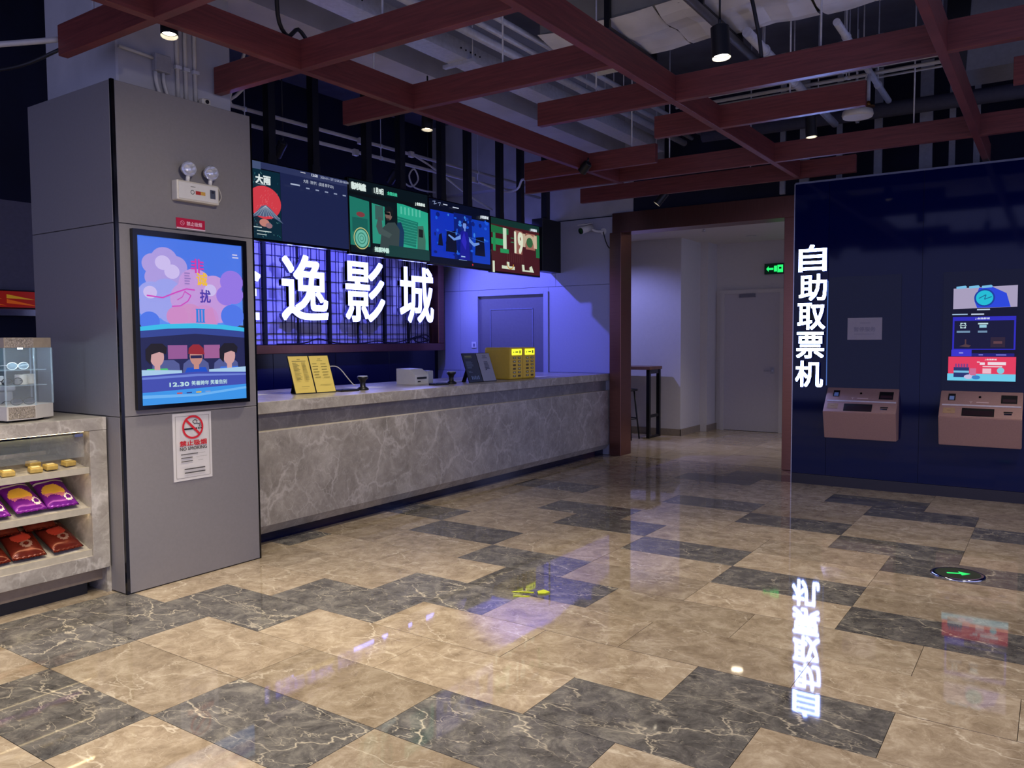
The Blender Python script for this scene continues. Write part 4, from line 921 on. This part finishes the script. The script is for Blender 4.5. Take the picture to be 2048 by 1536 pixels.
t = thing('wall_socket', 'small white socket plate on the end wall beside the slate door', 'socket', (XW, 6.70, 1.33)); box('plate', M_WHITEP, t, XW-.01, XW, 6.665, 6.745, 1.335, 1.42, bev=.003); box('switch', plain('switch_grey', (120, 120, 150), .4), t, XW-.013, XW-.01, 6.685, 6.715, 1.355, 1.395)

# ------------------------------------------------------------------ cctv camera on the end wall
t = thing('security_camera', 'white bullet security camera with black face high on the end wall', 'camera', (8.9, 4.70, 2.74))
c0 = Vector((8.70, 4.82, 2.80)); dd = Vector((-.75, .25, -.28)).normalized()
MB().cyl(c0+dd*.09, c0-dd*.09, .042, n=20).build('housing', M_WHITEP, t); MB().cyl(c0+dd*.088, c0+dd*.100, .040, .036, n=20).build('lens_face', M_BLACKG, t)
MB().prism([c0+Vector((-.11, -.05, .035)), c0+Vector((-.11, .06, .035)), c0+Vector((.08, .06, .075)), c0+Vector((.08, -.05, .075))], (0, 0, .008)).build('sunshade', M_WHITEP, t)
MB().tube([c0-dd*.06, (8.80, 4.74, 2.78), (8.9, 4.68, 2.78)], .016, n=8).build('arm', M_WHITEP, t); MB().cyl((8.9, 4.68, 2.78), (8.885, 4.68, 2.78), .04).build('mount', M_WHITEP, t)
MB().tube([(8.88, 4.68, 2.78), (8.87, 4.64, 2.66), (8.87, 4.60, 2.58), (8.88, 4.565, 2.56)], .006, n=6).build('cable', M_CABLE, t)

# ------------------------------------------------------------------ suspended wooden beam grid
ZB, HB, WB = 3.0, .165, .052
bg = thing('beam_grid', 'suspended grid of red-brown wooden beams below the open ceiling', 'beam grid', (5, 2.2, ZB))
for y, x0, x1 in ((3.645, -.6, 7.31), (2.125, -.6, 8.05), (.56, -.6, 8.40), (-1.0, -.6, 8.4)):
    box('long_beam', M_WOODX, bg, x0, x1, y-WB/2, y+WB/2, ZB, ZB+HB, bev=.002)
for x, y0, y1 in ((1.4, -2, 4.4), (2.30, 1.4, 4.52), (3.20, 2.10, 4.42), (4.17, 2.12, 4.29), (5.02, -2, 3.17), (5.84, 1.10, 2.62), (6.62, 2.96, 4.34), (7.23, -2, 4.73), (8.10, 1.60, 4.55), (5.90, -2, .265), (.6, -2, 3.0)):
    box('cross_beam', M_WOODX, bg, x-WB/2, x+WB/2, y0, y1, ZB+.0006, ZB+HB+.0006, bev=.002)
for x, y in ((4.17, 2.9), (3.20, 3.0), (5.02, 2.7), (5.02, 1.2), (5.84, 1.6), (6.62, 3.2), (7.23, 1.0), (7.23, 3.1), (8.10, 2.6), (2.30, 4.2), (4.17, 4.0)):
    MB().cyl((x, y, ZB+HB), (x, y, 4.4), .006, n=8).build('hanger_rod', M_PIPE, bg)

# ------------------------------------------------------------------ services in the ceiling void
def run(name, label, cat, mat, p0, p1, r, n=12, clamps=None, group=None):
    t = thing(name, label, cat, p0, group=group); MB().cyl(p0, p1, r, n=n).build('pipe', mat, t)
    A, B = Vector(p0), Vector(p1)
    for f in (clamps or (.15, .45, .75)):
        q = A.lerp(B, f); a = (B-A).normalized()
        k = MB().cyl(q-a*.012, q+a*.012, r*1.25, n=n).build('clamp', M_PIPE, t)
        if q.z < 4.35: MB().cyl(q+Vector((0, 0, r)), (q.x, q.y, 4.4), .005, n=6).build('drop_rod', M_PIPE, k)
    return t
ad = thing('air_duct', 'wide wrapped air duct with pale metallic underside crossing the ceiling', 'air duct', (5.4, 0, 3.6))
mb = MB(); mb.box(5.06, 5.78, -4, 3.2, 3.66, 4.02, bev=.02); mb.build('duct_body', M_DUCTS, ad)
rr = random.Random(9)
for k in range(8):      # sagging wrap sections under the duct
    y1 = 3.19-.92*k; y0 = y1-.90; mb = MB(); n = 8
    for i in range(n):
        for j in range(6):
            f = lambda i, j: (5.04+.78*i/n+(.012*math.sin(5*j+k) if i in (0, n) else 0), y0+(y1-y0)*j/6, 3.62+.012*math.sin(1.7*i+k)+.010*math.cos(2.1*j+2*k)+(.035 if i in (0, n) else 0))
            mb.face([f(i, j), f(i, j+1), f(i+1, j+1), f(i+1, j)])
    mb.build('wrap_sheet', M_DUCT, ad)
for y in (2.62, 1.95, .75, -.6): 
    mb = MB(); mb.box(5.02, 5.05, y-.02, y+.02, 3.6, 4.05); mb.box(5.02, 5.82, y-.02, y+.02, 3.585, 3.60); mb.box(5.80, 5.82, y-.02, y+.02, 3.6, 4.05); mb.build('strap', M_BLACK, ad)
ad2 = thing('air_duct', 'second pale air duct running over the lobby near the snack counter', 'air duct', (3.4, 2, 3.7)); box('duct_body', M_DUCT, ad2, 1.2, 2.9, -.8, 3.3, 3.75, 4.1, bev=.02)
for y in (0, 1, 2, 3): box('strap', M_BLACK, ad2, 1.19, 2.91, y-.02, y+.02, 3.735, 4.11)
ad3 = thing('air_duct', 'grey air duct dropping behind the dark glass wall at the right', 'air duct', (6.5, .2, 3.3)); mb = MB(); mb.prism([(6.3, .56, 3.25), (6.3, .05, 3.25), (6.3, -.3, 4.39), (6.3, .5, 4.39)], (.4, 0, 0)); mb.build('duct_body', plain('grey_duct', (110, 112, 116), .6), ad3); mb = MB(); mb.prism([(6.29, .69, 3.3), (6.29, .56, 3.25), (6.29, .5, 4.39), (6.29, .66, 4.39)], (.35, 0, 0)); mb.build('black_sleeve', M_BLACK, ad3)
ctr = thing('cable_tray', 'long perforated pale cable tray hung parallel to the ticket counter', 'cable tray', (6, 3.9, 3.6))
mb = MB(); mb.box(1.5, 8.7, 3.80, 3.98, 3.6, 3.606); mb.box(1.5, 8.7, 3.978, 3.984, 3.6, 3.72); mb.box(1.5, 8.7, 3.796, 3.802, 3.6, 3.72); mb.build('tray', M_PIPE, ctr)
for x in (3.2, 5.0, 6.8, 8.4): 
    c = box('bracket', M_PIPE, ctr, x-.02, x+.02, 3.74, 4.04, 3.575, 3.60); MB().cyl((x, 3.76, 3.6), (x, 3.76, 4.4), .005, n=6).build('rod', M_PIPE, c); MB().cyl((x, 4.02, 3.6), (x, 4.02, 4.4), .005, n=6).build('rod', M_PIPE, c)
hol = MB()
for x in [3.45+.045*k for k in range(10)]+[4.9+.06*k for k in range(5)]: hol.cyl((x, 3.79, 3.66), (x, 3.7955, 3.66), .007, n=8)
tag(hol.build('perforations', M_BLACK, ctr), kind='stuff')
for k, (y, z, r) in enumerate(((3.55, 3.66, .034), (3.46, 3.70, .022), (3.36, 3.74, .022))):
    run('ceiling_pipe', ('thick pale pipe beside the cable tray', 'thin pale pipe second from the cable tray', 'thin pale pipe third from the cable tray')[k], 'pipe', M_PIPE, (1.0, y, z), (8.7, y, z), r)
run('ceiling_pipe', 'grey pipe carrying the brightest ceiling spotlight', 'pipe', plain('dark_pipe', (96, 94, 92), .5), (2.6, 1.93, 3.54), (6.6, 1.93, 3.54), .028, clamps=(.15, .45, .92))
run('ceiling_pipe', 'pale sprinkler main passing under the wrapped duct', 'pipe', M_PIPE, (5.5, 1.80, 3.53), (8.2, 1.82, 3.50), .034)
run('ceiling_pipe', 'pale pipe with a hanging sprinkler drop near the kiosks', 'pipe', M_PIPE, (5.86, 1.30, 3.60), (7.9, 1.30, 3.56), .026)
for k, (x, z) in enumerate(((7.05, 3.62), (7.14, 3.60), (7.24, 3.62), (7.55, 3.68))):
    run('ceiling_conduit', ('thin conduit closest to the lobby above the kiosk wall', 'thin conduit second from the lobby above the kiosk wall', 'thin conduit third from the lobby above the kiosk wall', 'thin conduit closest to the steel studs above the kiosk wall')[k], 'conduit', M_CONDUIT, (x, -3, z), (x, 3.0, z), .011, 8)
run('ceiling_pipe', 'broad dark insulated pipe in front of the steel studs', 'pipe', plain('dark_insulation', (74, 76, 92), .8), (8.35, -3, 3.55), (8.35, 3.2, 3.62), .07, 16)
run('ceiling_pipe', 'second broad insulated pipe above the kiosk wall', 'pipe', plain('dark_insulation', (74, 76, 92), .8), (8.0, -3, 3.95), (8.0, 2.2, 3.98), .08, 16)
t = thing('sprinkler_drop', 'sprinkler on a pale drop pipe hanging near the kiosks', 'sprinkler', (7.0, 1.30, 3.3)); MB().cyl((7.0, 1.30, 3.56), (7.0, 1.30, 3.34), .014, n=10).build('drop', M_PIPE, t); MB().cyl((7.0, 1.30, 3.34), (7.0, 1.30, 3.30), .012, .02, n=10).build('head', plain('brass', (170, 120, 60), .3, metal=1), t); MB().cyl((7.0, 1.30, 3.30), (7.0, 1.30, 3.296), .05, n=16).build('plate', plain('brass', (170, 120, 60), .3, metal=1), t)
t = thing('wifi_dome', 'round cream access point resting above the long wooden beam', 'access point', (6.9, 1.35, 3.16))
MB().lathe([(.11, 0), (.118, .02), (.112, .05), (.08, .062)], c=(6.9, 1.36, 3.20), n=28).build('dome', M_CREAM, t); MB().tube([(6.9, 1.36, 3.26), (6.92, 1.34, 3.4), (6.98, 1.30, 3.58)], .005, n=6).build('cable', M_CONDUIT, t)
t = thing('recessed_panel_light', 'flat cream unlit light panel under the ceiling beside the wrapped duct', 'light panel', (5.77, 3.02, 3.6)); box('frame', M_CREAM, t, 5.86, 6.08, 2.80, 3.25, 3.66, 3.69); box('diffuser', plain('frosted', (206, 200, 170), .4), t, 5.89, 6.05, 2.84, 3.21, 3.657, 3.66); MB().cyl((5.97, 3.02, 3.69), (5.97, 3.02, 4.4), .006, n=6).build('rod', M_PIPE, t)
# conduits over the counter
def wire(name, label, cat, pts, r, mat=None):
    t = thing(name, label, cat, pts[0]); MB().tube(pts, r, n=8).build('run', mat or M_CONDUIT, t); return t
t = run('ceiling_conduit', 'upper white conduit running behind the hanging screens', 'conduit', M_CONDUIT, (3.5, 5.6, 3.36), (8.9, 5.62, 3.40), .017, 10)
t = run('ceiling_conduit', 'lower white conduit running behind the hanging screens', 'conduit', M_CONDUIT, (3.5, 5.6, 3.235), (8.9, 5.62, 3.29), .017, 10)
for x, z in ((5.62, 3.36), (6.35, 3.37), (6.2, 3.25), (5.55, 3.24), (7.4, 3.28)):
    b = MB().box(x-.03, x+.03, 5.56, 5.6, z-.03, z+.03, bev=.004).build('junction_box', M_CONDUIT, None); tag(b, {5.62: 'white junction box on the upper conduit above the film times screen', 6.35: 'white junction box on the upper conduit above the green bus screen', 6.2: 'white junction box on the lower conduit above the green bus screen', 5.55: 'white junction box on the lower conduit above the film times screen', 7.4: 'white junction box on the lower conduit above the blue figure screen'}[x], 'junction box')
wire('loose_cable', 'white flexible cable looping down from the upper conduit to the black header box', 'cable', [(6.35, 5.57, 3.37), (6.7, 5.56, 3.28), (7.1, 5.55, 3.14), (7.4, 5.56, 3.06), (7.75, 5.56, 2.98)], .011)
wire('loose_cable', 'coiled grey cable hanging from the conduit above the green bus screen', 'cable', [(6.2, 5.57, 3.25), (6.15, 5.55, 3.1), (6.3, 5.55, 3.03), (6.42, 5.55, 3.12), (6.36, 5.55, 3.22), (6.28, 5.55, 3.14), (6.34, 5.55, 3.04), (6.5, 5.55, 3.02), (6.7, 5.55, 3.03)], .009)
wire('loose_cable', 'white flexible conduit rising from the conduit to the wooden cross beam end', 'cable', [(7.5, 5.57, 3.27), (7.75, 5.4, 3.18), (7.6, 5.1, 3.15), (7.4, 4.9, 3.2), (7.27, 4.745, 3.15)], .013)
wire('loose_cable', 'black cable drooping from the ceiling onto the long beam by the column', 'cable', [(3.0, 3.3, 3.9), (2.95, 3.5, 3.5), (3.02, 3.62, 3.26), (3.12, 3.66, 3.18), (3.2, 3.66, 3.24), (3.28, 3.66, 3.18)], .012, M_CABLE)
wire('loose_cable', 'black cable dropping from the wrapped duct to the rail of the brightest spotlight', 'cable', [(4.95, 1.62, 4.0), (4.93, 1.62, 3.7), (4.96, 1.58, 3.45), (5.0, 1.56, 3.3), (5.02, 1.55, 3.17)], .012, M_CABLE)
wire('loose_cable', 'white conduit sweeping behind the column towards the snack counter ceiling', 'cable', [(2.30, 4.535, 3.10), (2.1, 4.75, 3.06), (1.9, 5.1, 3.05), (1.5, 5.5, 3.02), (1.2, 5.9, 3.0)], .016)
wire('loose_cable', 'dark cable sagging beside the column under the conduit', 'cable', [(2.30, 4.535, 3.05), (2.2, 4.8, 2.98), (2.1, 5.1, 2.99), (1.95, 5.4, 3.1), (1.85, 5.6, 3.2)], .010, M_CABLE)
wire('loose_cable', 'white cable tail hanging from the conduits near the column top', 'cable', [(3.75, 4.77, 3.66), (3.77, 4.95, 3.42), (3.72, 5.0, 3.22), (3.74, 5.0, 3.15)], .012)
wire('loose_cable', 'second white cable tail bending back to the lower conduit near the column top', 'cable', [(3.9, 4.77, 3.66), (3.92, 5.0, 3.42), (3.86, 5.2, 3.26), (3.75, 5.5, 3.24)], .012)
# conduits and boxes on the column's concrete head
kb = thing('junction_box', 'grey junction box with conduits on the concrete head of the column', 'junction box', (2.83, cy0+.08, 3.1)); box('box', plain('grey_box', (150, 148, 150), .5), kb, 2.77, 2.87, cy0+.045, cy0+.09, 3.04, 3.14, bev=.004)
for x, z1 in ((2.785, 3.04), (2.835, 3.04)): MB().tube([(x, cy0+.075, z1), (x, cy0+.07, 2.98), (x+.015, cy0+.06, 2.91)], .011, n=8).build('conduit', M_CONDUIT, kb)
MB().tube([(2.77, cy0+.07, 3.11), (2.70, cy0+.07, 3.115), (2.56, cy0+.07, 3.12)], .010, n=8, smooth=0).build('conduit', M_CONDUIT, kb)
for k, x in enumerate((2.93, 2.985, 3.05)):
    t = thing('wall_conduit', ('straight conduit on the column head closest to the junction box', 'straight conduit on the column head, second from the junction box', 'grey corner conduit on the column head, third from the junction box')[k], 'conduit', (x, cy0+.075, 2.9)); MB().cyl((x, cy0+.078, 2.9), (x, cy0+.078, 4.4), .012, n=10).build('run', M_CONDUIT, t)
    for z in (3.1, 3.7): box('saddle', M_PIPE, t, x-.02, x+.02, cy0+.06, cy0+.095, z-.01, z+.01)
t = thing('motion_sensor', 'tiny cream sensor on top of the column cladding', 'sensor', (3.09, cy0+.03, 2.905)); box('body', M_CREAM, t, 3.06, 3.12, cy0+.02, cy0+.07, 2.905, 2.945, bev=.008); MB().cyl((3.09, cy0+.02, 2.925), (3.09, cy0+.015, 2.925), .012).build('eye', M_BLACK, t)

# ------------------------------------------------------------------ corridor things
ex = thing('exit_sign', 'green lit exit sign on the corridor wall above the white door', 'exit sign', (12.32, 3.565, 2.42)); box('case', M_BLACK, ex, 12.31, 12.35, 3.40, 3.72, 2.42, 2.58)
p = Pic(.30, .145, glow=1.3); p.rect((4, 30, 20), 0, 0, 1, 1, .5); p.poly((40, 235, 110), [(.06, .5), (.18, .22), (.18, .4), (.42, .4), (.42, .62), (.18, .62), (.18, .8)]); p.rect((40, 235, 110), .45, .2, .60, .8); p.rect((40, 235, 110), .62, .12, .90, .9); p.rect((4, 40, 24), .70, .35, .82, .55)
p.build('pictogram', frame((12.309, 3.56, 2.50), (0, -1, 0), (0, 0, 1)), ex)
tb = thing('bar_table', 'tall wooden bar table with black metal legs in the corridor', 'table', (10.85, 5.25, 0))
box('table_top', plain('table_wood', (120, 84, 66), .5, var=.15, scale=8, stretch=(1, 8, 1)), tb, 10.62, 11.06, 4.84, 6.0, 1.0, 1.045, bev=.004)
for x in (10.67, 11.02):
    for y in (4.88, 5.96): box('leg', M_BLACK, tb, x-.025, x+.025, y-.025, y+.025, 0, 1.0)
for y in (4.88, 5.96): box('stretcher', M_BLACK, tb, 10.695, 10.995, y-.015, y+.015, .30, .34); box('apron', M_BLACK, tb, 10.695, 10.995, y-.015, y+.015, .94, 1.0); box('foot_bar', M_BLACK, tb, 10.695, 10.995, y-.02, y+.02, .0, .03)
st = thing('bar_stool', 'black metal bar stool tucked by the corridor bar table', 'stool', (10.45, 5.12, 0))
MB().lathe([(.0, .70), (.15, .70), (.16, .715), (.15, .73), (.0, .735)], c=(10.45, 5.12, 0), n=24, close=False).build('seat', M_BLACK, st)
for a in (45, 135, 225, 315): MB().cyl((10.45+.11*math.cos(R(a)), 5.12+.11*math.sin(R(a)), .70), (10.45+.19*math.cos(R(a)), 5.12+.19*math.sin(R(a)), 0), .012, n=8).build('leg', M_BLACK, st)
MB().tube([(10.45+.155*math.cos(R(a)), 5.12+.155*math.sin(R(a)), .30) for a in range(0, 361, 30)], .008, n=6, smooth=0).build('foot_ring', M_BLACK, st)
dl = thing('recessed_downlight', 'round lit downlight in the corridor ceiling', 'downlight', (10.2, 3.38, 2.93)); MB().cyl((10.2, 3.38, 2.93), (10.2, 3.38, 2.924), .075, n=24).build('lens', emit((255, 236, 205), 9), dl); MB().lathe([(.075, -.001), (.09, -.008), (.095, 0)], c=(10.2, 3.38, 2.93), n=24, close=False).build('ring', M_WHITEP, dl)
L2 = bpy.data.lights.new('corridor_light', 'SPOT'); L2.energy = 60; L2.color = (1, .88, .72); L2.spot_size = R(95); L2.spot_blend = .8; L2.shadow_soft_size = .07
lo = bpy.data.objects.new('downlight_beam', L2); COL.objects.link(lo); lo.parent = dl; lo.location = (0, 0, -.02)
t = thing('ceiling_sprinkler', 'small sprinkler head in the corridor ceiling', 'sprinkler', (10.5, 4.0, 2.93)); MB().cyl((10.5, 4.0, 2.93), (10.5, 4.0, 2.90), .012, n=10).build('stem', M_CHROME, t); MB().cyl((10.5, 4.0, 2.90), (10.5, 4.0, 2.896), .03, n=12).build('deflector', M_CHROME, t)
t = thing('recessed_downlight', 'unlit small downlight further along the corridor ceiling', 'downlight', (11.6, 3.7, 2.93)); MB().cyl((11.6, 3.7, 2.93), (11.6, 3.7, 2.925), .06, n=20).build('lens', M_WHITEP, t); MB().lathe([(.06, -.001), (.072, -.006), (.076, 0)], c=(11.6, 3.7, 2.93), n=20, close=False).build('ring', M_STEEL, t)

# ------------------------------------------------------------------ on the floor
fx, fy = 5.50, .463
fs = thing('floor_exit_marker', 'round green lit arrow marker set in the floor', 'floor marker', (fx, fy, 0))
MB().lathe([(.150, 0), (.150, .004), (.138, .008), (.125, .008)], c=(fx, fy, 0), n=40, close=False).build('metal_ring', M_CHROME, fs)
MB().cyl((fx, fy, .0005), (fx, fy, .0075), .126, n=40).build('lens', plain('dark_green_lens', (6, 46, 26), .1), fs)
p = Pic(.25, .25, glow=1.2); p.poly((40, 235, 110), [(.26, .45), (.55, .45), (.55, .33), (.78, .5), (.55, .67), (.55, .55), (.26, .55)])
p.build('arrow', frame((fx, fy, .0077), (.35, -.94, 0), (.94, .35, 0)), fs)
mt = plain('yellow_green_tape', (196, 206, 50), .5)
for k, (pts, lab) in enumerate((([(3.80, 2.425), (3.845, 2.41), (3.83, 2.36), (3.79, 2.37), (3.77, 2.40)], 'crumpled yellow tape scrap on the grey tile'), ([(3.72, 2.55), (3.735, 2.545), (3.79, 2.44), (3.775, 2.435)], 'thin straight yellow tape strip on the grey tile'), ([(3.66, 2.50), (3.675, 2.49), (3.72, 2.42), (3.70, 2.425)], 'shorter yellow tape strip nearer the beige tile'))):
    t = thing('tape_scrap', lab, 'tape', (pts[0][0], pts[0][1], 0)); mb = MB(); mb.prism([(x, y, .0012) for x, y in pts], (0, 0, .003+.004*(k == 0))); mb.build('scrap', mt, t)

# ------------------------------------------------------------------ lamps
spot_lamp('warm black spotlight beside the column under the cross beam', (2.42, 3.72, 2.975), (2.15, 3.35, 0), 45, angle=95, blend=.9)
spot_lamp('brightest black spotlight under the grey pipe by the wrapped duct', (4.30, 1.545, 2.965), (4.2, 1.3, 0), 100, angle=85, hang=3.52, glow=40, r=.05, length=.17)
spot_lamp('black spotlight behind the long beam in front of the screens', (4.50, 3.80, 2.96), (4.3, 3.8, 0), 95, angle=120, blend=.9)
spot_lamp('black spotlight between the beams towards the kiosks', (6.45, 1.60, 2.985), (6.5, 1.4, 0), 26, angle=75, glow=40)
spot_lamp('tilted black spotlight in front of the portal lintel', (8.10, 3.62, 2.90), (7.7, 4.6, 1.6), 10, angle=60, hang=3.0)
spot_lamp('unlit black spotlight under the beam above the dark menu stand', (6.45, 3.62, 2.97), (6.6, 4.2, 2.5), 0, on=False, length=.1, hang=3.0)
for x, y, lab, w in ((.55, 1.3, 'warm spotlight over the lobby floor near the first cross beam', 90), (1.75, 2.7, 'warm spotlight over the lobby floor in front of the snack counter', 125), (.9, 3.3, 'warm spotlight over the snack counter front', 110), (2.7, .9, 'warm spotlight over the open lobby floor', 105), (2.1, 1.7, 'warm spotlight over the lobby floor facing the poster', 70), (4.6, -.6, 'warm spotlight over the lobby floor near the kiosk aisle', 60), (6.6, -.4, 'warm spotlight facing the lit kiosk', 60)):
    aim = (x+.2, y+.5, 0) if 'poster' not in lab else (3.0, 4.4, .8)
    spot_lamp(lab, (x, y, 2.98), aim, w, angle=85, blend=.8, glow=14)
BLUE = (.13, .14, 1.0)
for x, lab in ((4.75, 'blue spotlight aimed at the lattice sign above the film times screen'), (6.2, 'blue spotlight aimed at the lattice sign above the green bus screen'), (7.6, 'blue spotlight aimed at the end wall from above the pale numerals screen')):
    spot_lamp(lab, (x, 5.75 if x < 7 else 6.3, 3.08), (x+.25, 7.25, 1.75) if x < 7 else (8.9, 5.9, 1.6), 135 if x < 7 else 190, color=BLUE, angle=95, blend=.8, glow=3, hang=4.4, group='blue spotlights behind the screens')  # third one, inferred from the blue end wall, added to wash that wall

spot_lamp('blue spotlight in the corridor ceiling shining past the bar table', (9.7, 6.2, 2.86), (11.1, 5.1, .9), 85, color=(.30, .32, 1.0), angle=80, blend=.7, glow=3, hang=2.93, length=.05, group='blue corridor spotlights')
